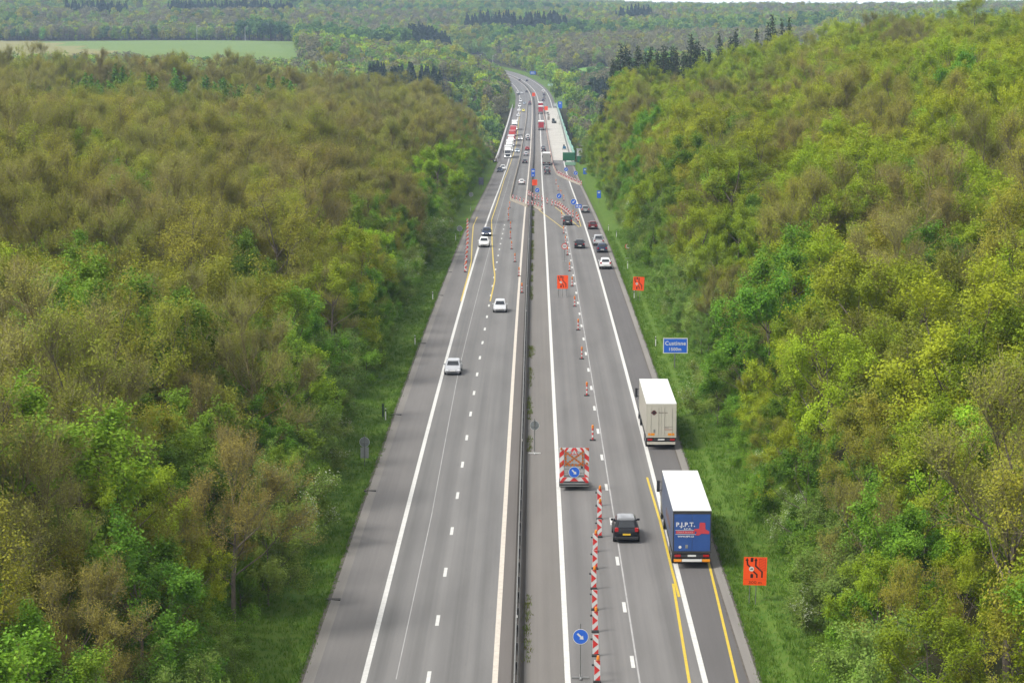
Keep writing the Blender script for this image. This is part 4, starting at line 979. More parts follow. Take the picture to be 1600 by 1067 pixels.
B_ = [(545.7, -4.6), (541, -3.7), (533.5, -2.87), (527.6, -2.0), (520.3, -.92), (518.9, -.1), (514.7, .55), (509.2, 1.25), (502.6, 2.1)]
for i, (Y, t) in enumerate(B_): board(Y, t + .35, f'{nth(i)} board from the tan barrier corner in the lower crossover row', g)
g = 'boards closing the right lane before the bridge'
for i in range(17):
    u = i / 16; Y = 705 - 72*u; board(Y, float(np.interp(Y, [633, 662, 705], [13.0, 10.4, 7.4])) + .3, f'{nth(i)} board from the upper end of the row closing the right lane', g, i % 2 == 0)
def tube_proto(label, group):
    root = thing('striped_tube', label, 'traffic post', group); mb = MB(); n = 5
    for k in range(n): mb.cyl((0, 0, .08 + k*.20), (0, 0, .08 + (k+1)*.20), .075, n=12, mi=k % 2, cap=k == n-1)
    mb.build('tube', [redw, whitef], root)
    mb = MB(); mb.box(-.26, .26, -.2, .2, 0, .09); mb.bevel(.02, 1); mb.build('rubber_base', rubber, root)
    mb = MB(); mb.cyl((0, 0, 1.08), (0, 0, 1.18), .10, n=12); mb.cyl((0, -.01, 1.18), (0, -.01, 1.36), .105, .08, n=12); mb.build('warning_lamp', amber, root); return root
tp = None
tubs = [(Y, t, f'{nth(i)} striped tube with an amber lamp along the right carriageway lane line', 'striped tubes on the right carriageway') for i, (Y, t) in enumerate([(200.4, 6.04), (224.8, 6.07), (250.2, 6.08), (275, 6.15), (299.8, 6.14), (325.1, 6.2), (347.6, 6.16), (375.8, 6.22), (400, 6.2), (425.5, 6.2), (470, 6.3)])]
tubs += [(Y, t, f'{nth(i)} striped tube counted away from the guard rail in the oncoming carriageway', 'striped tubes on the left carriageway') for i, (Y, t) in enumerate([(316.5, -.75), (339.6, -1.3), (363.3, -2.12), (388, -2.89), (412.3, -3.36), (438.8, -3.62), (463.5, -4.3), (486.2, -4.6), (512, -4.6)])]
tubs += [(Y, t, f'{nth(i)} striped tube in the closed lane above the crossover boards', 'striped tubes in the closed lane') for i, (Y, t) in enumerate([(545, 7.6), (572, 7.2), (600, 6.8), (640, 6.6)])]
for (Y, t, lab, g) in tubs:
    if tp is None: o = tp = tube_proto(lab, g)
    else: o = dup(tp, lab, g)
    put(o, Y, t)

# ------------------------------------------------------------------ arrow board trailer
at = thing('arrow_board_trailer', 'warning trailer with a red and white frame, amber lamp cross and blue arrow disc', 'trailer')
mb = MB()                                   # chassis
mb.box(-1.12, 1.12, 0.0, .12, .42, .62); mb.box(-1.0, -.88, .1, 3.2, .45, .6); mb.box(.88, 1.0, .1, 3.2, .45, .6); mb.box(-1.0, 1.0, 3.2, 3.35, .45, .6); mb.box(-.95, .95, .3, 3.0, .62, .66); mb.box(-.06, .06, 3.3, 4.6, .48, .58)
mb.build('chassis', chass, at)
mb = MB(); mb.box(-1.13, 1.13, -.06, .0, .56, .64); mb.box(-1.13, 1.13, -.06, 0, .38, .44); mb.build('bumper', greym, at)
for s in (-1, 1):
    mb = MB(); mb.cyl((s*.92, 1.7, .34), (s*1.14, 1.7, .34), .34, n=16); w_ = mb.build('wheel', rubber, at)
    mb = MB(); mb.cyl((s*1.12, 1.7, .34), (s*1.152, 1.7, .34), .2, n=12); mb.build('rim', alloy, w_)
    mb = MB(); mb.box(s*.98-.13, s*.98+.13, -.09, -.06, .66, .80); mb.build('tail_light', lampr, at)
    mb = MB(); mb.box(s*1.02-.07, s*1.02+.07, .12, .22, .6, 2.6); mb.build('upright', greym, at)
def stripes(mb, x0, x1, z0, z1, y, n, lean, vertical):
    """alternating red stripes on a white band, clipped to the band"""
    for k in range(-2, n + 2):
        if vertical:
            a = z0 + (z1 - z0) * k / n; b = a + (z1 - z0) / n / 2; q = [(x0, a), (x1, a + lean), (x1, b + lean), (x0, b)]; lo, hi, ax = z0, z1, 1
        else:
            a = x0 + (x1 - x0) * k / n; b = a + (x1 - x0) / n / 2; q = [(a, z0), (b, z0), (b + lean, z1), (a + lean, z1)]; lo, hi, ax = x0, x1, 0
        out = q
        for lim, sgn in ((lo, 1), (hi, -1)):
            new = []
            for i in range(len(out)):
                p, r = out[i], out[(i+1) % len(out)]; ip, ir = (p[ax]-lim)*sgn >= 0, (r[ax]-lim)*sgn >= 0
                if ip: new.append(p)
                if ip != ir:
                    u = (lim - p[ax]) / (r[ax] - p[ax]); new.append((p[0] + (r[0]-p[0])*u, p[1] + (r[1]-p[1])*u))
            out = new
            if not out: break
        if len(out) >= 3: mb.flat(out, y, 0)
bands = [('side_band', -1.14, -.80, .98, 3.42, True, 3, -.34), ('side_band', .80, 1.14, .98, 3.42, True, 3, .34), ('top_band', -.80, .80, 3.14, 3.42, False, 2, .22), ('tail_band', -1.10, 1.10, .80, 1.10, False, 3, .26)]
for nm, x0, x1, z0, z1, vert, n, lean in bands:
    y = -.03 if nm != 'tail_band' else -.07
    mb = MB(); mb.plate([(x0, z0), (x1, z0), (x1, z1), (x0, z1)], y, y + .03); b_ = mb.build(nm, whitef, at)
    mb = MB()
    if vert:
        if lean < 0: stripes(mb, x0, x1, z0, z1, y - .006, n, .3, True)
        else: stripes(mb, x0, x1, z0, z1, y - .006, n, -.3, True)
    elif nm == 'top_band':
        mb.flat([(-.80, z0), (-.62, z0), (-.40, z1), (-.62, z1)][::1], y - .006); mb.flat([(-.30, z0), (.0, z0), (.0, z1), (-.12, z1)], y - .006); mb.flat([(.02, z0), (.30, z0), (.12, z1), (.02, z1)], y - .006); mb.flat([(.62, z0), (.80, z0), (.62, z1), (.40, z1)], y - .006)
    else:
        for q in ([(-1.08, z0), (-.78, z0), (-.52, z1), (-.86, z1)], [(-.34, z0), (.34, z0), (0, z1)], [(.78, z0), (1.08, z0), (.86, z1), (.52, z1)]): mb.flat(q, y - .006)
    mb.build('red_stripes', redw, b_)
mb = MB()
for z in (1.42, 1.72, 1.98): mb.box(-.80, .80, .02, .07, z-.025, z+.025)
for x in (-.78, .78): mb.box(x-.02, x+.02, .02, .07, 1.1, 3.14)
mb.build('lamp_frame', greym, at)
mb = MB()
for (xa, za), (xb, zb_) in (((-.66, 2.08), (.66, 3.08)), ((-.66, 3.08), (.66, 2.08)), ((-.66, 2.08), (-.66, 3.1)), ((.66, 2.08), (.66, 3.1)), ((-.66, 2.08), (.66, 2.08))):
    mb.cyl((xa, .03, za), (xb, .03, zb_), .045, n=6)
mb.build('lamp_arm', mat('lamp_arm_brown', (.22, .09, .03), .6), at)
lamp0 = None; lp = []
for i in range(5): lp += [(-.66, 2.08 + i*.25), (.66, 2.08 + i*.25)]
for i in range(1, 5): lp += [(-.66 + i*.264, 2.08)]
for i in range(1, 8): lp += [(-.66 + 1.32*i/8, 2.08 + i*1.0/8), (-.66 + 1.32*i/8, 3.08 - i*1.0/8)] if i != 4 else [(0, 2.58)]
lp += [(-1.0, 3.34), (1.0, 3.34), (-.98, 2.2), (.98, 2.2)]
for x, z in lp:
    if lamp0 is None:
        mb = MB(); mb.cyl((0, -.09, 0), (0, .0, 0), .09, .075, n=10, mi=0); mb.cyl((0, 0, 0), (0, .05, 0), .085, n=10, mi=1); lamp0 = mb.build('amber_lamp', [amber_d, plastic], at); o = lamp0
    else: o = lamp0.copy(); C.objects.link(o)
    o.location = (x, -.04, z)
round_arrow(at, .44, 1.52, 'arrow_disc', -45, 0, -.12)
mb = MB(); mb.plate([(-.30, 2.90), (.30, 2.90), (0, 3.40)], -.16, -.14); tr_ = mb.build('warning_triangle', redw, at)
mb = MB(); mb.flat([(-.20, 2.955), (.20, 2.955), (0, 3.29)], -.165); mb.build('white_field', whitef, tr_)
mb = MB(); mb.flat([(-.03, 2.98), (.10, 2.98), (.05, 3.04)], -.17); mb.flat([(-.07, 2.98), (-.03, 2.98), (.02, 3.12), (-.03, 3.14)], -.17); mb.flat(circle(0.0, 3.165, .025, 10), -.17); mb.build('roadworks_symbol', sblack, tr_)
mb = MB(); mb.box(.50, .68, -.10, -.02, 1.80, 1.95); mb.build('control_box', plastic, at)
put(at, 178.6, 4.07)

# ------------------------------------------------------------------ bridge works
cg = mat('container_green', (.025, .17, .07), .5, var=.08, scale=1); cg2 = mat('tank_green', (.24, .42, .30), .6, var=.1, scale=1)
sc_ = thing('site_container', 'dark green corrugated site container standing across the right shoulder at the bridge', 'container'); mb = MB(); mb.box(-2.1, 2.1, 0, 2.4, .12, 2.7)
for k in range(16): mb.box(-2.0 + k*.26, -1.87 + k*.26, -.05, .0, .3, 2.55)
mb.build('box', cg, sc_); mb = MB(); mb.box(-2.15, 2.15, -.08, 2.45, 2.70, 2.80); mb.build('roof', cg, sc_); mb = MB(); mb.box(-2.1, -1.8, -.03, 2.4, 0, .12); mb.box(1.8, 2.1, -.03, 2.4, 0, .12); mb.build('skid', chass, sc_); put(sc_, 808, 12.3)
tk = thing('water_tank', 'pale green low tank with a white cap in front of the site container', 'tank'); mb = MB(); mb.box(-1.8, 1.8, 0, 1.5, .25, 1.35); mb.bevel(.12, 2); mb.build('tank', cg2, tk)
mb = MB(); mb.box(-1.3, .3, .3, 1.2, 1.35, 1.8); mb.bevel(.06, 1); mb.build('cap', mat('pale_cap', (.62, .68, .62), .6), tk)
for x in (-1.2, 1.2):
    mb = MB(); mb.cyl((x-.1, .75, .28), (x+.1, .75, .28), .28, n=12); mb.build('wheel', rubber, tk)
put(tk, 768.5, 12.3)
hb = thing('site_cabin', 'white site cabin at the edge of the trees right of the netting', 'cabin'); mb = MB(); mb.box(-1.0, 1.0, 0, 3, 0, 2.3); mb.build('wall', mat('cabin_white', (.55, .55, .53), .6, var=.08, scale=1), hb); mb = MB(); mb.box(-1.1, 1.1, -.1, 3.1, 2.3, 2.45); mb.build('roof', greym, hb); mb = MB(); mb.box(-.3, .5, -.02, .0, 1.1, 1.8); mb.build('window', glass, hb); put(hb, 845, 16.6)
gb = thing('site_toilet', 'dark green portable toilet below the white site cabin', 'toilet'); mb = MB(); mb.box(-.8, .8, 0, 1.3, 0, 2.2); mb.bevel(.05, 1); mb.build('wall', mat('toilet_green', (.06, .13, .08), .6), gb); mb = MB(); mb.box(-.45, .45, -.02, 0, .15, 1.95); mb.build('door', cg, gb); mb = MB(); mb.box(-.85, .85, -.05, 1.35, 2.2, 2.32); mb.build('roof', mat('pale_cap', (.62, .68, .62), .6), gb); put(gb, 797, 15.6)
bl = mat('machine_blue', (.03, .13, .24), .5); dg = mat('machine_dark', (.05, .055, .055), .6)
cp = thing('air_compressor', 'blue compressor on wheels on the pale bridge deck near the container', 'machine'); mb = MB(); mb.box(-.6, .6, 0, 2.0, .35, 1.3); mb.bevel(.1, 2); mb.build('housing', bl, cp); mb = MB(); mb.box(-.45, .15, .2, 1.0, 1.3, 2.0); mb.bevel(.05, 1); mb.build('exhaust_box', dg, cp)
for s in (-1, 1):
    mb = MB(); mb.cyl((s*.55, 1, .3), (s*.72, 1, .3), .3, n=12); mb.build('wheel', rubber, cp)
put(cp, 889, 11.6)
ex = thing('mini_excavator', 'dark mini excavator working on the pale bridge deck', 'excavator')
for s in (-1, 1):
    mb = MB(); mb.box(s*.65-.2, s*.65+.2, -1.0, 1.0, 0, .5); mb.bevel(.15, 2); mb.build('track', rubber, ex)
mb = MB(); mb.box(-.8, .8, -.9, .9, .55, 1.2); mb.bevel(.1, 2); mb.build('housing', dg, ex); mb = MB(); mb.box(-.7, .1, -.3, .8, 1.2, 2.3); mb.bevel(.08, 1); mb.build('cab', glass, ex)
mb = MB(); mb.cyl((.4, .6, 1.0), (1.0, 2.0, 2.5), .14, .12, n=8); mb.cyl((1.0, 2.0, 2.5), (1.5, 3.0, .9), .12, .09, n=8); mb.build('arm', dg, ex); mb = MB(); mb.box(1.2, 1.8, 2.8, 3.3, .3, .9); mb.bevel(.05, 1); mb.build('bucket', steel_d, ex); put(ex, 1144, 9.6, yaw=R(40))
pl = thing('pallet_stack', 'brown stacked pallets at the left edge of the pale bridge deck', 'pallets'); wood = mat('pallet_wood', (.16, .10, .06), .85, var=.2)
for k in range(8):
    mb = MB(); mb.box(-.6, .6, 0, 1.2, k*.24, k*.24+.04); mb.box(-.6, .6, 0, 1.2, k*.24+.13, k*.24+.17)
    for x in (-.55, 0, .55): mb.box(x-.05, x+.05, .0, 1.2, k*.24+.04, k*.24+.13)
    mb.build('pallet', wood, pl)
put(pl, 1184, 7.1)
for Y, t, lab in ((1130, 12.3, 'grey formwork panels leaning by the netting near the excavator'), (1200, 12.2, 'far grey formwork panels leaning by the netting beyond the excavator')):
    fp = thing('formwork_panels', lab, 'panels')
    for k in range(4):
        mb = MB(); mb.box(-.5+k*.2, -.44+k*.2, 0, 2.4, 0, 1.5+.15*k); mb.build('panel', mat('formwork', (.40, .38, .34), .8, var=.15), fp)
    put(fp, Y, t)
wb_ = thing('site_box', 'small white site box at the far right end of the bridge', 'cabin'); mb = MB(); mb.box(-.8, .8, 0, 1.5, 0, 1.8); mb.build('wall', mat('cabin_white', (.55, .55, .53), .6), wb_); mb = MB(); mb.box(-.9, .9, -.1, 1.6, 1.8, 1.92); mb.build('roof', greym, wb_); put(wb_, 1377, 12.2)
for i, (Y, t) in enumerate(((1269, 7.2), (1240, 7.4))):
    bb = thing('stacked_blocks', ['dark', 'second'][i] + ' pile of kerb blocks along the left edge of the pale deck' + (' farther out' if i == 0 else ' nearer the pallets'), 'blocks')
    for k in range(3):
        mb = MB(); mb.box(-.6, .6, k*.5, k*.5+.4, 0, .9-.2*k); mb.build('block', mat('block_grey', (.22, .21, .19), .9), bb)
    put(bb, Y, t)
# street lamps at the far bend
lpst = None
for i, (X, Y, w_) in enumerate(((-17, 2100, 'nearest the road end'), (-30, 2110, 'second from the road end'), (-45, 2120, 'third from the road end'), (-62, 2150, 'farthest from the road end'))):
    lab = 'tall pale lamp post beyond the far bend, ' + w_
    if lpst is None:
        lpst = thing('street_lamp', lab, 'lamp post', 'lamp posts at the far bend'); mb = MB(); mb.cyl((0, 0, -1), (0, 0, 13), .22, .14, n=8); mb.build('pole', white_st, lpst); mb = MB(); mb.cyl((0, 0, 12.9), (2.2, 0, 13.5), .10, .09, n=6); mb.build('arm', white_st, lpst); mb = MB(); mb.box(2.0, 3.0, -.2, .2, 13.4, 13.65); mb.build('lantern', white_st, lpst); o = lpst
    else: o = dup(lpst, lab)
    o.location = (X, Y, float(ground_z(np.array([X]), np.array([Y]))[0]))
for i, (X, Y) in enumerate(((-252, 2236), (-298, 2240))):
    o = dup(lpst, 'pale lamp post at the far edge of the green field, ' + ('nearer the round copse' if i == 0 else 'farther from the round copse'), 'lamp posts behind the green field'); o.location = (X, Y, float(ground_z(np.array([X]), np.array([Y]))[0]))

# ------------------------------------------------------------------ trees
bark = mat('bark_grey', (.13, .105, .08), .9, var=.3, scale=3); bark_y = mat('bark_lichen', (.19, .15, .07), .9, var=.35, scale=3); bark_d = mat('bark_dark', (.06, .045, .035), .9, var=.25, scale=3)
twigm = mat('twig_brown', (.25, .225, .098), .9); twigd = mat('twig_dark', (.19, .175, .085), .9)
LM = dict(
    yellow=leaf_mat('leaf_yellow_green', (.150, .200, .007), (.235, .290, .013), .014, .2),
    lime=leaf_mat('leaf_lime', (.16, .27, .012), (.27, .38, .02), .012, .15),
    green=leaf_mat('leaf_fresh_green', (.075, .16, .010), (.14, .24, .018), .015, .22),
    soft=leaf_mat('leaf_grey_green', (.095, .165, .022), (.165, .235, .045), .015, .2),
    olive=leaf_mat('leaf_olive', (.155, .175, .012), (.225, .225, .024), .015, .2),
    bud=leaf_mat('leaf_bronze_bud', (.158, .152, .024), (.22, .207, .040), .018, .2),
    grey=leaf_mat('leaf_grey_bud', (.115, .112, .058), (.165, .158, .078), .012, .2),
    dark=leaf_mat('leaf_dark_green', (.04, .095, .018), (.075, .145, .026), .012, .2),
    larch=leaf_mat('needle_larch', (.06, .145, .012), (.115, .215, .022), .012, .2),
    fir=leaf_mat('needle_fir', (.018, .032, .016), (.032, .05, .022), .01, .25, .1),
    blossom=leaf_mat('blossom_white', (.30, .35, .20), (.44, .47, .33), .005, .08))

LSC, LCT = .58, 3.0      # leaf size and leaf count factors
def np_mesh(name, V, F, tone, mats, mi):
    me = bpy.data.meshes.new(name); nv, nf = len(V), len(F)
    me.vertices.add(nv); me.vertices.foreach_set('co', np.asarray(V, np.float32).reshape(-1))
    me.loops.add(nf * 4); me.loops.foreach_set('vertex_index', np.asarray(F, np.int32).reshape(-1))
    me.polygons.add(nf); me.polygons.foreach_set('loop_start', np.arange(0, nf * 4, 4, dtype=np.int32)); me.polygons.foreach_set('loop_total', np.full(nf, 4, np.int32))
    for m in mats: me.materials.append(m)
    me.polygons.foreach_set('material_index', np.asarray(mi, np.int32))
    a = me.attributes.new('tone', 'FLOAT', 'FACE'); a.data.foreach_set('value', np.asarray(tone, np.float32))
    me.update(calc_edges=True); me.validate(); return me
def unit(v): return v / np.maximum(np.linalg.norm(v, axis=-1, keepdims=True), 1e-9)
def quads_at(r, c, size, ax=None, aspect=.62, flat=.35):
    """leaf quads centred at c; ax = preferred leaf normals"""
    n = len(c); nrm = unit(r.normal(size=(n, 3)) + (flat * np.array([0, 0, 1.6]) if ax is None else ax))
    u = unit(np.cross(nrm, r.normal(size=(n, 3)))); w = np.cross(nrm, u)
    s = (size * r.uniform(.65, 1.3, n))[:, None]
    V = np.stack([c - u*s, c + w*s*aspect, c + u*s, c - w*s*aspect], 1)
    return V
def twig_quads(r, a, b, w):
    d = unit(b - a); s = unit(np.cross(d, r.normal(size=d.shape))) * (w[:, None] if hasattr(w, '__len__') else w)
    return np.stack([a - s, a + s, b + s*.35, b - s*.35], 1)
def make_tree_meshes(kind, seed):
    """returns (trunk mesh, crown mesh); unit metres, base at origin"""
    k = dict(h=11, rad=3.0, cz=.60, rz=.42, limbs=9, subs=6, twigs=6, leaves=13, lsize=.14, spread=.36, leaf='yellow', bark=bark, tw=twigm, up=.42, tl=(.4, .9), tww=.012, blossom=0, low=-.35)
    k.update(KINDS_[kind]); r = np.random.default_rng(seed)
    h, rad = k['h'] * r.uniform(.95, 1.1), k['rad'] * (1.16 if k['h'] > 8 else 1) * r.uniform(.92, 1.1); cz, rz = h * k['cz'], h * k['rz']
    mb = MB(); lean = r.normal(0, .25, 2); top = Vector((lean[0], lean[1], h * .72))
    mid = Vector((lean[0]*.4 + r.normal(0, .12), lean[1]*.4 + r.normal(0, .12), h * .36))
    r0 = .0145 * h
    mb.cyl((0, 0, -.6), mid, r0, r0*.72, n=7, cap=False); mb.cyl(mid, top, r0*.72, r0*.25, n=6, cap=False)
    A = []; B = []; W = []; tips = []; tdir = []
    nl = k['limbs']
    for i in range(nl):
        ph = 2*math.pi*(i*.382 + r.uniform(-.08, .08)); zz = k['low'] + (1 - k['low']) * ((i + .5) / nl) ** .85
        zz = min(zz, .97); rr = math.sqrt(max(0, 1 - zz*zz)); lob = r.uniform(.74, 1.10)
        end = np.array([rr*math.cos(ph)*rad*lob, rr*math.sin(ph)*rad*lob, cz + zz*rz*lob])
        zs = np.clip((end[2] - (.9 + .5*rr)*rad*.55), h*.16, h*.66)
        st = np.array(mid.lerp(top, (zs - h*.36)/(h*.36))) if zs > h*.36 else np.array(Vector((0, 0, 0)).lerp(mid, zs/(h*.36)))
        kn = st*.45 + end*.55 + np.array([0, 0, -.08*rad]) + r.normal(0, .12, 3)
        mb.cyl(st, kn, r0*.34, r0*.20, n=5, cap=False); mb.cyl(kn, end, r0*.20, r0*.06, n=4, cap=False)
        for j in range(k['subs']):
            u = r.uniform(.25, 1.0); base = kn + (end - kn) * u if u > .35 else st + (kn - st) * (.5 + u)
            out = unit(end - np.array([0, 0, cz - .2*rz])); d = unit(out * .7 + r.normal(0, .62, 3) + np.array([0, 0, k['up']]))
            se = base + d * rad * r.uniform(.28, .55)
            mb.cyl(base, se, r0*.10, r0*.035, n=3, cap=False)
            n = k['twigs']; f = r.uniform(.25, 1.0, n)[:, None]; a = base + (se - base) * f
            td = unit(d * .8 + r.normal(0, .55, (n, 3)) + np.array([0, 0, k['up']])); L = r.uniform(*k['tl'], n)[:, None]
            A.append(a); B.append(a + td * L); W.append(np.full(n, k['tww'])); tips.append(a + td * L * r.uniform(.5, 1.0, (n, 1))); tdir.append(td)
            # finer side twigs
            m = n; i2 = r.integers(0, n, m); a2 = (a + td * L * .5)[i2]; td2 = unit(td[i2] + r.normal(0, .6, (m, 3)) + np.array([0, 0, k['up']])); L2 = L[i2] * .6
            A.append(a2); B.append(a2 + td2 * L2); W.append(np.full(m, k['tww'] * .7)); tips.append(a2 + td2 * L2 * .9); tdir.append(td2)
    A, B, W, tips, tdir = np.concatenate(A), np.concatenate(B), np.concatenate(W), np.concatenate(tips), np.concatenate(tdir)
    TQ = twig_quads(r, A, B, W)
    cen = np.array([0, 0, cz - .25*rz]); n = int(k['leaves'] * LCT); ok = (tips[:, 2] > .35) & (r.uniform(0, 1, len(tips)) < .72); tips = tips[ok]; tdir = tdir[ok]
    ctone = r.uniform(0, 1, len(tips))
    c = np.repeat(tips, n, 0) + np.repeat(tdir, n, 0) * (r.uniform(-.75, .45, (len(tips)*n, 1)) * 1.5 * k['spread']) + np.clip(r.normal(0, 1, (len(tips)*n, 3)), -1.8, 1.8) * (k['spread'] * .56)     # sprays along the shoots
    out = unit(c - cen)
    LQ = quads_at(r, c, k['lsize'] * LSC, ax=out*1.15 + np.array([0, 0, .75]))
    tone = np.clip(np.repeat(ctone, n)*.8 + r.uniform(-.1, .3, len(c)), 0, 1)
    mi = np.ones(len(LQ), int)
    if k['blossom']:
        pick = np.repeat(r.uniform(0, 1, len(tips)) < k['blossom'], n) & (out[:, 2] > -.1) & (r.uniform(0, 1, len(c)) < .75); mi[pick] = 2
    V = np.concatenate([TQ, LQ]).reshape(-1, 3); F = np.arange(len(V)).reshape(-1, 4)
    crown = np_mesh(kind + '_crown', V, F, np.concatenate([r.uniform(0, 1, len(TQ)), tone]), [k['tw'], LM[k['leaf']], LM['blossom']], np.concatenate([np.zeros(len(TQ), int), mi]))
    return mb.mesh(kind + '_trunk', k['bark'], True), crown
def make_conifer_meshes(kind, seed):
    k = dict(h=15, rad=2.6, leaf='fir', step=.55, per=9, nq=9, droop=-.18, base=.12, size=.30); k.update(KINDS_[kind]); r = np.random.default_rng(seed)
    h = k['h'] * r.uniform(.93, 1.07); mb = MB(); mb.cyl((0, 0, -.8), (0, 0, h*.98), .016*h, .02, n=6, cap=False)
    cs = []; ax = []; tn = []; A = []; B = []
    z = h * k['base']
    while z < h * .985:
        u = (h - z) / (h * (1 - k['base'])); L = k['rad'] * (u ** .8) * r.uniform(.85, 1.1) + .12
        for i in range(max(4, int(k['per'] * (u*.6 + .5)))):
            ph = r.uniform(0, 2*math.pi); l = L * r.uniform(.7, 1.1); d = np.array([math.cos(ph), math.sin(ph), k['droop'] + r.normal(0, .08)])
            a = np.array([0, 0, z + r.normal(0, .12)]); A.append(a); B.append(a + d*l)
            n = max(3, int(k['nq'] * l / k['rad'] + 2)); f = r.uniform(.2, 1.05, n)[:, None]; cs.append(a + d*l*f + r.normal(0, .13 + .06*l, (n, 3))); ax.append(np.repeat([d*.5 + np.array([0, 0, .9])], n, 0)); tn.append(np.clip(r.uniform(0, 1) + r.normal(0, .2, n), 0, 1))
        z += k['step'] * r.uniform(.8, 1.2)
    c = np.concatenate(cs); LQ = quads_at(r, c, k['size'], ax=np.concatenate(ax), aspect=.42); TQ = twig_quads(r, np.array(A), np.array(B), .02)
    V = np.concatenate([TQ, LQ]).reshape(-1, 3)
    crown = np_mesh(kind + '_crown', V, np.arange(len(V)).reshape(-1, 4), np.concatenate([np.zeros(len(TQ)), np.concatenate(tn)]), [bark_d, LM[k['leaf']]], np.concatenate([np.zeros(len(TQ), int), np.ones(len(LQ), int)]))
    return mb.mesh(kind + '_trunk', bark_d, True), crown
def make_far_meshes(kind, seed):
    """trees more than a kilometre away: the same habit with fewer, larger leaf sprays"""
    k = dict(h=13, rad=4.2, leaf='yellow', n=420, size=.62, con=False); k.update(KINDS_[kind]); r = np.random.default_rng(seed); h, rad = k['h'], k['rad']
    mb = MB(); mb.cyl((0, 0, -1), (0, 0, h*.6), .2, .09, n=5, cap=False)
    n = k['n']
    if k['con']:
        u = r.uniform(0, 1, n) ** .75; ph = r.uniform(0, 2*math.pi, n); rr = rad * u * r.uniform(.55, 1.08, n); c = np.stack([rr*np.cos(ph), rr*np.sin(ph), h*(1 - u*.93)], 1); out = np.stack([np.cos(ph), np.sin(ph), np.full(n, .6)], 1)
        mb.cyl((0, 0, h*.5), (0, 0, h*.99), .1, .02, n=4, cap=False)
    else:
        lob = unit(r.normal(size=(9, 3)) + np.array([0, 0, .35])) * np.array([rad*.62, rad*.62, h*.33]); lr = r.uniform(.42, .64, 9) * rad
        i = r.integers(0, 9, n); d = unit(r.normal(size=(n, 3)) + np.array([0, 0, .3])); c = lob[i] + d * (lr[i] * r.uniform(.7, 1.05, n))[:, None] + np.array([0, 0, h*.52]); out = d
    q = quads_at(r, c, k['size'], ax=out*1.3, aspect=.75)
    tone = np.clip(r.uniform(0, 1, n), 0, 1); V = q.reshape(-1, 3)
    return mb.mesh(kind + '_trunk', bark_d, True), np_mesh(kind + '_crown', V, np.arange(len(V)).reshape(-1, 4), tone, [LM[k['leaf']]], np.zeros(n, int))
KINDS_ = dict(
    yellow_a=dict(leaf='yellow', leaves=15, lsize=.125), yellow_b=dict(leaf='yellow', h=12, rad=3.4, limbs=11, leaves=14, lsize=.125), yellow_c=dict(leaf='olive', h=11, rad=3.2, leaves=13, lsize=.12, limbs=10),
    lime_a=dict(leaf='lime', h=10, rad=2.7, leaves=20, lsize=.13, cz=.56, rz=.46, low=-.6), 
    green_a=dict(leaf='green', h=9.5, rad=3.0, leaves=19, lsize=.14, cz=.55, rz=.46, low=-.6), green_b=dict(leaf='green', h=11, rad=2.6, leaves=16, lsize=.14, limbs=10),
    olive_a=dict(leaf='olive', h=11, rad=3.1, leaves=8, lsize=.10, twigs=9, tl=(.5, 1.2), up=.45), olive_b=dict(leaf='olive', h=12, rad=2.9, leaves=6, lsize=.10, twigs=10, tl=(.5, 1.3), up=.5, tw=twigd),
    brown_a=dict(leaf='bud', h=12, rad=3.0, leaves=3, lsize=.075, spread=.22, twigs=24, subs=9, limbs=11, tl=(.6, 1.5), up=.8, bark=bark_y, tww=.012), brown_b=dict(leaf='bud', h=11, rad=3.3, leaves=4, lsize=.08, spread=.25, twigs=22, subs=9, limbs=11, tl=(.6, 1.4), up=.7, tw=twigd, tww=.012),
    brown_c=dict(leaf='olive', h=12.5, rad=2.8, leaves=3, lsize=.085, spread=.25, twigs=24, subs=9, limbs=10, tl=(.6, 1.6), up=.9, tww=.012),
    shrub_a=dict(leaf='green', h=4.6, rad=2.3, leaves=13, lsize=.11, cz=.50, rz=.50, low=-.8, limbs=10, twigs=5), shrub_b=dict(leaf='soft', h=4.8, rad=2.4, leaves=12, lsize=.11, cz=.50, rz=.50, low=-.8, limbs=10, twigs=5, blossom=.16),
    shrub_c=dict(leaf='soft', h=6.5, rad=2.6, leaves=12, lsize=.12, cz=.52, rz=.47, low=-.7, limbs=10, twigs=5),
    larch_a=dict(leaf='larch', h=14, rad=3.6, nq=14, droop=.25, size=.30, base=.08, per=13), fir_a=dict(leaf='fir', h=16, rad=2.4, nq=10, size=.28), 
    farY=dict(leaf='yellow'), farG=dict(leaf='green', rad=3.9), farO=dict(leaf='olive', n=360), farB=dict(leaf='grey', n=360, size=.56), farS=dict(leaf='soft'), farD=dict(leaf='dark', rad=4.4, n=480), farC=dict(leaf='fir', con=True, h=16, rad=4.0, n=440, size=.62), farL=dict(leaf='lime', rad=3.8))
CON = ('larch_a', 'fir_a')
MESHES = {}
for i, kname in enumerate(KINDS_):
    MESHES[kname] = (make_conifer_meshes if kname in CON else make_far_meshes if kname.startswith('far') else make_tree_meshes)(kname, 100 + i)
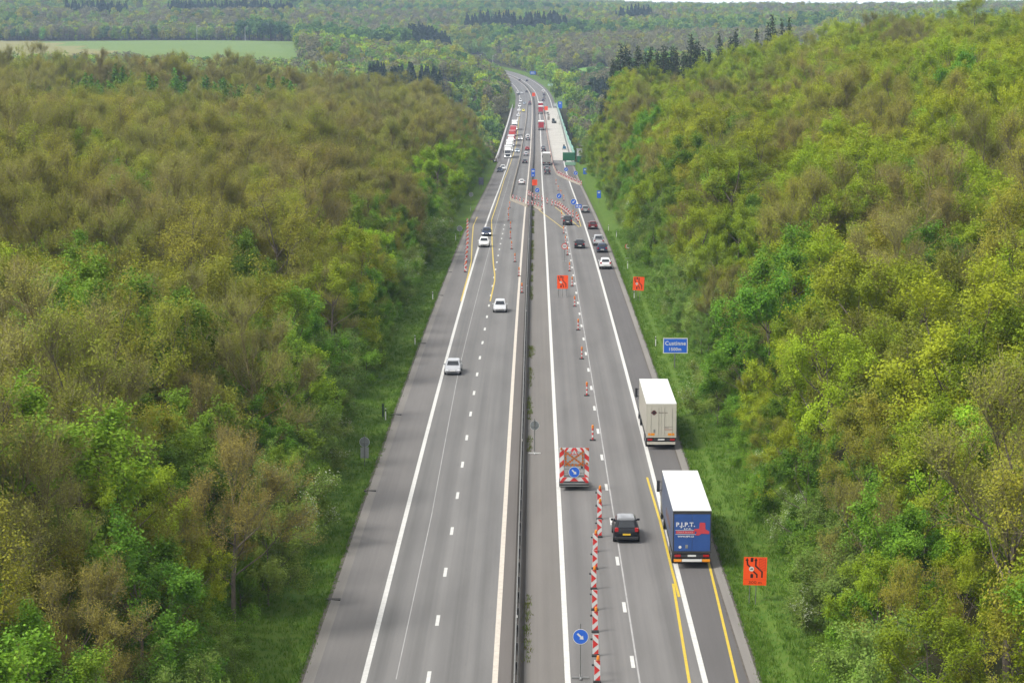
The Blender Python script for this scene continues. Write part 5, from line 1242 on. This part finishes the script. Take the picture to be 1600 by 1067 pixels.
LOOK = dict(yellow_a=('broadleaf_tree', 'yellow-green leafy tree'), yellow_b=('broadleaf_tree', 'broad yellow-green tree'), yellow_c=('broadleaf_tree', 'dense olive-yellow tree'), lime_a=('broadleaf_tree', 'bright lime-green tree'), green_a=('broadleaf_tree', 'round fresh green tree'), green_b=('broadleaf_tree', 'tall fresh green tree'),
    olive_a=('broadleaf_tree', 'thinly leafed olive tree'), olive_b=('broadleaf_tree', 'sparse dark olive tree'), brown_a=('bare_tree', 'yellow-stemmed brown tree'), brown_b=('bare_tree', 'dark brown budding tree'), brown_c=('bare_tree', 'tall olive-budded brown tree'),
    shrub_a=('shrub', 'green leafy shrub'), shrub_b=('shrub', 'white-blossomed grey-green shrub'), shrub_c=('shrub', 'tall grey-green shrub'), larch_a=('conifer', 'soft green conifer'), fir_a=('conifer', 'dark conifer'),
    farY=('broadleaf_tree', 'yellow-green roadside tree'), farG=('broadleaf_tree', 'round green tree'), farD=('broadleaf_tree', 'dark green round tree'), farO=('broadleaf_tree', 'olive tree'), farB=('bare_tree', 'brown tree'), farS=('broadleaf_tree', 'grey-green tree'), farC=('conifer', 'dark spruce'), farL=('broadleaf_tree', 'bright green tree'))
def tree(kname, loc, rot, scl, label, group):
    nm, _ = LOOK[kname]
    o = thing(nm, label, {'shrub': 'shrub'}.get(nm, 'tree'), group); o.location = loc; o.rotation_euler = (0, 0, rot); o.scale = scl
    link('trunk', MESHES[kname][0], o); link('crown', MESHES[kname][1], o); return o

# where the trees of the two slopes stand: (x, y, kind, scale)
def project(X, Y, Z):
    th = math.atan(533.5 / 3670.0); dz = CAM_Z - Z; d = Y*math.cos(th) + dz*math.sin(th); v = (-Y*math.sin(th) + dz*math.cos(th)) / d
    return 800 + 3670*X/d, 533.5 + 3670*v
def pick(names, ws, q):
    ws = np.cumsum(np.array(ws, float)); return names[int(np.searchsorted(ws / ws[-1], q))]
CON_ = ('fir_a', 'larch_a')
spots = []
for row, y0 in enumerate(np.arange(72, 830, 5.0)):
    sp = 5.1
    for x in np.arange(-190, 200, sp):
        X = x + (row % 2) * sp / 2 + rng.uniform(-1.5, 1.5); Y = y0 + rng.uniform(-1.5, 1.5); t = X - float(CX(Y)); q = rng.uniform(); q2 = rng.uniform()
        eL, eR = -15.6 - (.8 if Y > 260 else 0), 17.3 + (.8 if Y > 230 else 0)
        if eL < t < eR: continue
        if abs(X) > Y * .218 * 1.12 + 9: continue
        edge = min(abs(t - eL), abs(t - eR)) if (t < 0) == (t - eL < 0) else 0
        edge = (eL - t) if t < 0 else (t - eR)
        n1 = float(wob(np.array(X), np.array(Y), 17, 3)) + .6 * float(wob(np.array(X), np.array(Y), 6, 5)); s = .78 + .66 * rng.uniform() ** 1.4
        if edge < 3.2:
            kname = pick(['shrub_a', 'shrub_b', 'shrub_c', 'green_a', 'olive_a', 'yellow_a'], [3, .9, 3, 1.8, .8, 1.0] if t < 0 else [1.8, .5, 3.4, 1.0, .8, 2.6], q); s *= .9 if 'shrub' in kname else .66
        elif edge < 8:
            kname = pick(['shrub_c', 'green_a', 'green_b', 'yellow_a', 'olive_a', 'brown_b', 'lime_a'], [1.6, 2.0, 1.5, 1.3, 1.4, 1.0, .9] if t < 0 else [2, .9, .6, 2.6, 1.8, .7, .35], q); s *= .82
        elif t < 0:
            w = [1.6, .9, .4, .3, 1.2, 2.0, 1.0, 2.3] if n1 < .15 else [2.4, 1.6, .8, .35, 1.6, .7, .5, .4]
            if Y < 230: w = [a * b for a, b in zip(w, [1.2, 1.5, 2.4, 1.5, 1.2, 1.0, 1.1, .9])]
            kname = pick(['olive_a', 'yellow_c', 'green_b', 'lime_a', 'olive_b', 'brown_a', 'brown_b', 'brown_c'], w, q)
            if -118 < X < -62 and 555 < Y < 705 and q2 < .95: kname = 'larch_a'; s *= .93
            if X < -84 and 395 < Y < 470 and q2 < .7: kname = 'green_b' if q2 < .3 else 'yellow_a'
        else:
            w = [3.4, 3.1, 1.8, 1.0, .7, 1.0, .10, .2, .25] if n1 < .36 else [1.2, 1.0, 1.4, .1, .4, 1.6, .9, 1.4, 1.4]
            kname = pick(['yellow_a', 'yellow_b', 'yellow_c', 'lime_a', 'green_b', 'olive_a', 'brown_a', 'brown_b', 'brown_c'], w, q)
        if t > 22 and t < 82 and Y > 722 + .10*t and q2 < .96: kname = 'fir_a'; s = max(s, .85) * 1.12
        if t > 0 and 20 < t < 90 and Y > 640 and kname.startswith('brown'): kname = 'yellow_a'
        if Y > 560 and kname not in CON_ and q2 > .84: s *= 1.2
        spots.append((X, Y, kname, s))
for sd in (-1, 1):
    yb = 84.0
    while yb < 760:
        yb += rng.uniform(1.8, 4.2)
        e = (-16.1 - (.6 if yb > 260 else 0) if sd < 0 else 18.0 + (.8 if yb > 230 else 0)) + sd * rng.uniform(-.2, 2.4) + .9 * float(wob(np.array(yb), np.array(yb * .4), 13, 1))
        q = rng.uniform(); spots.append((float(CX(yb)) + e, yb, 'shrub_a' if q < .45 else 'shrub_c' if q < .85 else 'shrub_b', rng.uniform(.45, .95)))
# a few trees one can pick out
for X, Y, kname, s in ((-14.0, 456, 'lime_a', 1.38), (-16.2, 463, 'lime_a', 1.2), (-18.6, 300, 'lime_a', .9), (-21.5, 262, 'lime_a', .95), (-20.0, 330, 'green_a', .95), (-16.6, 136, 'brown_b', .92), (-24.5, 119, 'brown_a', 1.0), (-19.5, 172, 'brown_a', 1.08), (-20.3, 122, 'green_a', .85), (-15.6, 250, 'green_a', .8), (-13.6, 372, 'shrub_b', 1.2), (-13.4, 380, 'shrub_b', 1.15), (25, 139, 'yellow_a', .95)):
    spots = [p for p in spots if (p[0]-X)**2 + (p[1]-Y)**2 > 10]; spots.append((X, Y, kname, s))
for k in range(34):      # dark spruces packed along the far crest of the right slope
    t = 24 + k*1.7; Y = 738 + .16*t + (k % 3) * 5; spots.append((float(CX(Y)) + t, Y, 'fir_a', .88 + .2*rng.uniform()))
spots = [p for p in spots if not (218 < p[1] < 252 and 0 < p[0] - float(CX(p[1])) < 21.5)]
SX = np.array([p[0] for p in spots]); SY = np.array([p[1] for p in spots]); SZ = ground_z(SX, SY)
inview = []
for i, (X, Y, kname, s) in enumerate(spots):
    hh = KINDS_[kname].get('h', 11) * s; px, py = project(X, Y, SZ[i] + hh*.7)
    if -25 < px < 1625 and py < 1085: inview.append((math.hypot(X, Y) - (14 if hh > 6 else 0), i))
inview.sort()
single = [i for _, i in inview[:280]]; sset = set(single)
LMK = {-1: [(112, 'photo bottom'), (145, 'nearest drain'), (166, 'second drain'), (189, 'round sign back'), (212, 'green post'), (238, 'silver saloon'), (262, 'third drain'), (292, 'silver hatchback')],
       1: [(104, 'photo bottom'), (130, 'nearest arrow disc'), (145, '300 m sign'), (160, 'blue lorry'), (178, 'arrow trailer'), (197, 'cream lorry'), (222, 'cream lorry front'), (243, 'Custinne sign'), (270, 'second marker post'), (308, 'tilted orange sign')]}
buckets = {}
for i in single:
    X, Y, kname, s = spots[i]; t = X - float(CX(Y)); sd = -1 if t < 0 else 1
    lm = min(LMK[sd], key=lambda a: abs(a[0] - Y))[1]; buckets.setdefault((sd, lm, kname), []).append((abs(t), i))
for (sd, lm, kname), lst in buckets.items():
    lst.sort()
    for j, (_, i) in enumerate(lst):
        X, Y, _, s = spots[i]; side = 'left' if sd < 0 else 'right'; lk = LOOK[kname][1]
        lab = f'{lk} on the {side} slope level with the {lm}' if len(lst) == 1 else f'{lk}, {nth(j)} up the {side} slope from the {lm}'
        tree(kname, (X, Y, SZ[i] - .1), rng.uniform(0, 6.28), (s * rng.uniform(.92, 1.08), s * rng.uniform(.92, 1.08), s), lab, f'trees on the {side} slope')

# --- one scatter object per wood: real instances of the tree meshes, standing on the terrain
def scatter(name, pts, kinds, scl, rot):
    names = sorted(set(kinds)); me = bpy.data.meshes.new(name); n = len(pts)
    me.vertices.add(n); me.vertices.foreach_set('co', np.asarray(pts, np.float32).reshape(-1))
    a = me.attributes.new('species', 'INT', 'POINT'); a.data.foreach_set('value', np.array([names.index(k) for k in kinds], np.int32))
    a = me.attributes.new('size', 'FLOAT_VECTOR', 'POINT'); a.data.foreach_set('vector', np.asarray(scl, np.float32).reshape(-1))
    a = me.attributes.new('turn', 'FLOAT_VECTOR', 'POINT'); a.data.foreach_set('vector', np.stack([np.zeros(n), np.zeros(n), rot], 1).astype(np.float32).reshape(-1))
    ob = tag(link(name, me), kind='stuff')
    g = bpy.data.node_groups.new(name, 'GeometryNodeTree'); g.interface.new_socket('Geometry', in_out='INPUT', socket_type='NodeSocketGeometry'); g.interface.new_socket('Geometry', in_out='OUTPUT', socket_type='NodeSocketGeometry')
    N, L = g.nodes, g.links; gi = N.new('NodeGroupInput'); go = N.new('NodeGroupOutput'); jn = N.new('GeometryNodeJoinGeometry')
    def named(t, nm):
        x = N.new('GeometryNodeInputNamedAttribute'); x.data_type = t; x.inputs['Name'].default_value = nm; return x.outputs['Attribute']
    sp, sz, tn = named('INT', 'species'), named('FLOAT_VECTOR', 'size'), named('FLOAT_VECTOR', 'turn')
    for k, kn in enumerate(names):
        cr, tr = SOURCE[kn]
        j2 = N.new('GeometryNodeJoinGeometry')
        for o in (cr, tr):
            oi = N.new('GeometryNodeObjectInfo'); oi.transform_space = 'ORIGINAL'; oi.inputs['Object'].default_value = o; oi.inputs['As Instance'].default_value = False; L.new(oi.outputs['Geometry'], j2.inputs[0])
        cmp_ = N.new('FunctionNodeCompare'); cmp_.data_type = 'INT'; cmp_.operation = 'EQUAL'
        ins = [s for s in cmp_.inputs if s.type == 'INT']; L.new(sp, ins[0]); ins[1].default_value = k
        ip = N.new('GeometryNodeInstanceOnPoints'); L.new(gi.outputs[0], ip.inputs['Points']); L.new(cmp_.outputs[0], ip.inputs['Selection']); L.new(j2.outputs[0], ip.inputs['Instance'])
        L.new(tn, ip.inputs['Rotation']); L.new(sz, ip.inputs['Scale']); L.new(ip.outputs[0], jn.inputs[0])
    L.new(jn.outputs[0], go.inputs[0])
    md = ob.modifiers.new('scatter', 'NODES'); md.node_group = g
    return ob
# trees one can tell apart in the distance (same meshes, real objects)
def gz1(X, Y): return float(ground_z(np.array([float(X)]), np.array([float(Y)]))[0])
far_single = []
for i, Y in enumerate(np.linspace(1395, 2050, 20)):      # row right of the road past the bridge
    far_single.append((['farL', 'farY', 'farL', 'farG'][i % 4], float(CX(Y)) + 22 + 2.5*math.sin(i*2.1), Y, rng.uniform(.9, 1.2), f'{nth(i)} roadside tree counted from the bridge along the right edge of the far bend', 'trees along the right edge of the far bend'))
for i, (b, Y, k, s) in enumerate(((896, 1560, 'farY', 1.25), (963, 1830, 'farL', .8), (1025, 1700, 'farS', 1.0), (868, 1480, 'farG', 1.0))):
    far_single.append((k, (b-800)*Y/3670, Y, s, ['tall yellow-green tree standing at the meadow beyond the netting', 'small bright tree alone at the far edge of the meadow', 'grey-green tree right of the dark spruces by the meadow', 'green tree between the roadside row and the meadow'][i], 'trees by the meadow'))
for i, (b, Y, k) in enumerate(((25, 1540, 'farS'), (85, 1550, 'farG'), (110, 1555, 'farG'), (132, 1550, 'farS'), (190, 1560, 'farO'), (245, 1560, 'farB'), (292, 1550, 'farG'), (345, 1560, 'farS'), (380, 1550, 'farG'), (440, 1560, 'farS'), (500, 1570, 'farO'), (520, 1590, 'farG'), (605, 1600, 'farL'), (652, 1600, 'farL'), (670, 1570, 'farY'), (697, 1600, 'farG'), (725, 1560, 'farL'))):
    far_single.append((k, (b-800)*Y/3670, Y, rng.uniform(.75, 1.05), f'{LOOK[k][1]}, {nth(i)} in the line of trees below the green field', 'line of trees below the green field'))
for i in range(16):                                       # the round copse
    a = i * 2.4; rr = math.sqrt(i / 16) * 24
    far_single.append(('farD', -238 + rr*1.1*math.cos(a), 2262 + rr*.8*math.sin(a), 1.65 - .022*i, 'dark green tree in the round copse at the far edge of the green field', 'trees of the round copse'))
SOURCE = {}
for (k, X, Y, s, lab, grp) in far_single:
    tree(k, (X, Y, gz1(X, Y) - .2), rng.uniform(0, 6.28), (s, s, s * rng.uniform(.92, 1.1)), lab, grp)
# remaining species get their source from a tree that stands in the scene
for o in list(C.objects):
    if o.type == 'MESH' and o.parent is not None and o.name.startswith('crown'):
        kn = o.data.name.split('_crown')[0]
        if kn not in SOURCE:
            trk = [c for c in bpy.data.objects if c.parent == o.parent and c.name.startswith('trunk')][0] if False else None
            SOURCE[kn] = [o, None, o.parent]
for o in list(C.objects):
    if o.type == 'MESH' and o.parent is not None and o.name.startswith('trunk'):
        for kn, v in SOURCE.items():
            if v[2] == o.parent: v[1] = o
missing = [k for k in KINDS_ if k not in SOURCE]
MISS = {'farC': (52, 1385), 'farB': (70, 1420), 'farO': (-30, 1390), 'fir_a': (44, 770), 'larch_a': (-90, 610), 'lime_a': (-40, 330), 'farS': (-50, 1390), 'yellow_c': (60, 320), 'shrub_a': (-16, 330)}
for kn in missing:
    X, Y = MISS.get(kn, (40, 400)); o = tree(kn, (X, Y, gz1(X, Y) - .1), 0, (1, 1, 1), LOOK[kn][1] + (' at the near corner of the spruce stand right of the bridge' if kn == 'farC' else ' in the wood beyond the near slopes'), 'trees in the woods')
    ch = {c.name.split('.')[0]: c for c in C.objects if c.parent == o}; SOURCE[kn] = [ch['crown'], ch['trunk'], o]
SOURCE = {k: (v[0], v[1]) for k, v in SOURCE.items()}
# near slopes
for nm, sgn in (('left_hillside_wood', -1), ('right_hillside_wood', 1)):
    ii = [i for i in range(len(spots)) if i not in sset and (SX[i] - float(CX(SY[i]))) * sgn > 0]
    sc = np.array([[spots[i][3] * rng.uniform(.9, 1.1)] * 2 + [spots[i][3]] for i in ii])
    scatter(nm, [(SX[i], SY[i], SZ[i] - .1) for i in ii], [spots[i][2] for i in ii], sc, rng.uniform(0, 6.28, len(ii)))
# valley and far woods
FP = []; FK = []; FS = []
def add_far(X, Y, k, s): FP.append((X, Y)); FK.append(k); FS.append(s)
def noise01(X, Y, s, k): return float(wob(np.array(X), np.array(Y), s, k))
for Y0 in np.arange(835, 2300, 7.0):
    for X0 in np.arange(-Y0*.25 - 10, Y0*.25 + 10, 7.0):
        X = X0 + rng.uniform(-2.6, 2.6); Y = Y0 + rng.uniform(-2.6, 2.6); t = X - float(CX(Y)); b = X / Y * 3670 + 800; q = rng.uniform()
        if Y < BRIDGE1 + 15 and -18.5 < t < 19.5: continue
        if Y >= BRIDGE1 + 15 and -17 < t < 24: continue
        if in_green(np.array(X), np.array(Y)) or in_crop(np.array(X), np.array(Y)) or in_meadow(np.array(X), np.array(Y)): continue
        if Y > 1585 and b < 466: 
            if not Y > 2240: continue
        if (X + 240)**2 + (Y - 2262)**2 < 900: continue
        if 1275 < Y < 1345 and 578 < b < 692: add_far(X, Y, 'farC', rng.uniform(.95, 1.25)); continue
        if 1345 <= Y < 1545 and 672 < b < 750 and Y < 1340 + 190: continue
        if 1345 < Y < 1430 and 918 < b < 985: add_far(X, Y, 'farC', rng.uniform(.8, 1.0)); continue
        if 1430 <= Y < 1690 and 870 < b < 1010 and q < .75: continue
        if 2040 < Y < 2150 and 470 < b < 640: add_far(X, Y, 'farD' if q < .6 else 'farG', rng.uniform(1.25, 1.6)); continue
        if 2060 < Y < 2160 and 640 <= b < 705: add_far(X, Y, 'farC', rng.uniform(1.15, 1.5)); continue
        n1 = noise01(X, Y, 60, 4)
        k = pick(['farL', 'farY', 'farG', 'farS', 'farO', 'farB', 'farD'], [.7, 1.2, 1.4, 2.2, 1.4, 1.2, .8] if n1 > -.05 else [.2, .4, .8, 1.6, 1.8, 3, .9], q)
        if b > 870 and 1900 < Y: k = pick(['farB', 'farO', 'farS'], [3, 1.2, .8], q)
        add_far(X, Y, k, rng.uniform(.72, 1.12) * (.8 if Y < 1345 else 1))
for Y0 in np.geomspace(2300, 5300, 150):
    st = 9.0 + (Y0 - 2300) * .0022
    for X0 in np.arange(-Y0*.25, Y0*.25, st):
        X = X0 + rng.uniform(-3.5, 3.5); Y = Y0 + rng.uniform(-6, 6); b = X / Y * 3670 + 800; q = rng.uniform()
        if in_meadow(np.array(X), np.array(Y)): continue
        n1 = noise01(X, Y, 210, 7) + .5 * noise01(X, Y, 75, 2)
        con = n1 > .86 or  (2560 < Y < 2720 and 110 < b < 218) or (2690 < Y < 2900 and 268 < b < 462) or (2480 < Y < 2640 and 728 < b < 806) or (2380 < Y < 2480 and 800 < b < 885) or (2700 < Y < 2800 and 960 < b < 1015)
        if con: k = 'farC'; s = rng.uniform(1.1, 1.6)
        else:
            k = pick(['farY', 'farS', 'farO', 'farB', 'farG', 'farD'], [.5, 1.4, 1.8, 3.4, .5, .5] if n1 < .05 else [1.6, 2.4, 1, .5, 1.4, .4] if n1 < .5 else [.3, 1.2, .6, .4, 2.2, 2.4], q); s = rng.uniform(.9, 1.35)
        add_far(X, Y, k, s)
FP = np.array(FP); FZ = ground_z(FP[:, 0], FP[:, 1]); FS = np.array(FS)
scatter('distant_woodland', np.stack([FP[:, 0], FP[:, 1], FZ - .2], 1), FK, np.stack([FS, FS, FS * rng.uniform(.9, 1.1, len(FS))], 1), rng.uniform(0, 6.28, len(FS)))

# ------------------------------------------------------------------ grass on the verges, weeds by the rail
def blades(name, px, py, pz, hgt, m, per=5, spread=.12, width=.018):
    n = len(px) * per; i = np.repeat(np.arange(len(px)), per); c = np.stack([px[i], py[i], pz[i]], 1) + np.concatenate([rng.normal(0, spread, (n, 2)), np.zeros((n, 1))], 1)
    hh = hgt[i] * rng.uniform(.6, 1.25, n); d = rng.normal(0, .35, (n, 3)); d[:, 2] = 1; d = unit(d); s = unit(np.cross(d, rng.normal(size=(n, 3)))) * width
    V = np.stack([c - s, c + s, c + d*hh[:, None] + s*.3, c + d*hh[:, None] - s*.3], 1).reshape(-1, 3)
    me = np_mesh(name, V, np.arange(len(V)).reshape(-1, 4), np.clip(np.repeat(rng.uniform(0, 1, len(px)), per) + rng.normal(0, .2, n), 0, 1), [m], np.zeros(n, int))
    return tag(link(name, me), kind='stuff')
grass_m = leaf_mat('grass_blade', (.056, .142, .008), (.118, .195, .02), 0, 0, .3); weed_m = leaf_mat('weed_blade', (.12, .11, .02), (.11, .17, .03), 0, 0, .3)
n = 26000; Y = 105 + 330 * rng.uniform(0, 1, n) ** 1.5; left = rng.uniform(0, 1, n) < .42
t = np.where(left, -12.2 - rng.uniform(0, 5.6, n), 13.8 + rng.uniform(0, 6.2, n)); X = CX(Y) + t
blades('grass', X, Y, ground_z(X, Y) + .03, .18 + .14 * np.abs(wob(X, Y, 3)), grass_m, 5, .14, .022)
n = 5200; Y = 104 + 260 * rng.uniform(0, 1, n) ** 1.4; t = np.where(rng.uniform(0, 1, n) < .5, -11.95 - np.abs(rng.normal(0, .22, n)) + .12*wob(Y, Y*.2, 2.5), 13.58 + np.abs(rng.normal(0, .22, n)) + .12*wob(Y, Y*.3, 2.2)); X = CX(Y) + t
blades('grass_fringe', X, Y, ZR(Y) - .03, .10 + .12 * rng.uniform(0, 1, n), grass_m, 5, .10, .02)
n = 1500; Y = 100 + 420 * rng.uniform(0, 1, n); dens = np.abs(wob(Y, Y*.3, 9, 1)) > .22; Y = Y[dens]; t = .44 + np.abs(rng.normal(0, .13, len(Y))); X = CX(Y) + t
Yb = rng.normal(258, 1.3, 34); Xb = CX(Yb) + .62 + rng.normal(0, .18, 34)
X = np.concatenate([X, Xb]); Y = np.concatenate([Y, Yb])
blades('weeds', X, Y, ZR(Y), .12 + .25 * rng.uniform(0, 1, len(Y)) ** 2, weed_m, 6, .10, .02)

# ------------------------------------------------------------------ haze: one box of thin even air round everything
mb = MB(); mb.box(-3600, 3600, -120, 6700, -48, 72)
hz = bpy.data.materials.new('haze'); hz.use_nodes = True; hn = hz.node_tree.nodes; hn.remove(hn['Principled BSDF'])
pv = hn.new('ShaderNodeVolumePrincipled'); pv.inputs['Color'].default_value = (.42, .57, .80, 1); pv.inputs['Density'].default_value = 0.0001; pv.inputs['Anisotropy'].default_value = 0.0
hz.node_tree.links.new(pv.outputs[0], hn['Material Output'].inputs['Volume'])
tag(mb.build('haze', hz), kind='stuff')
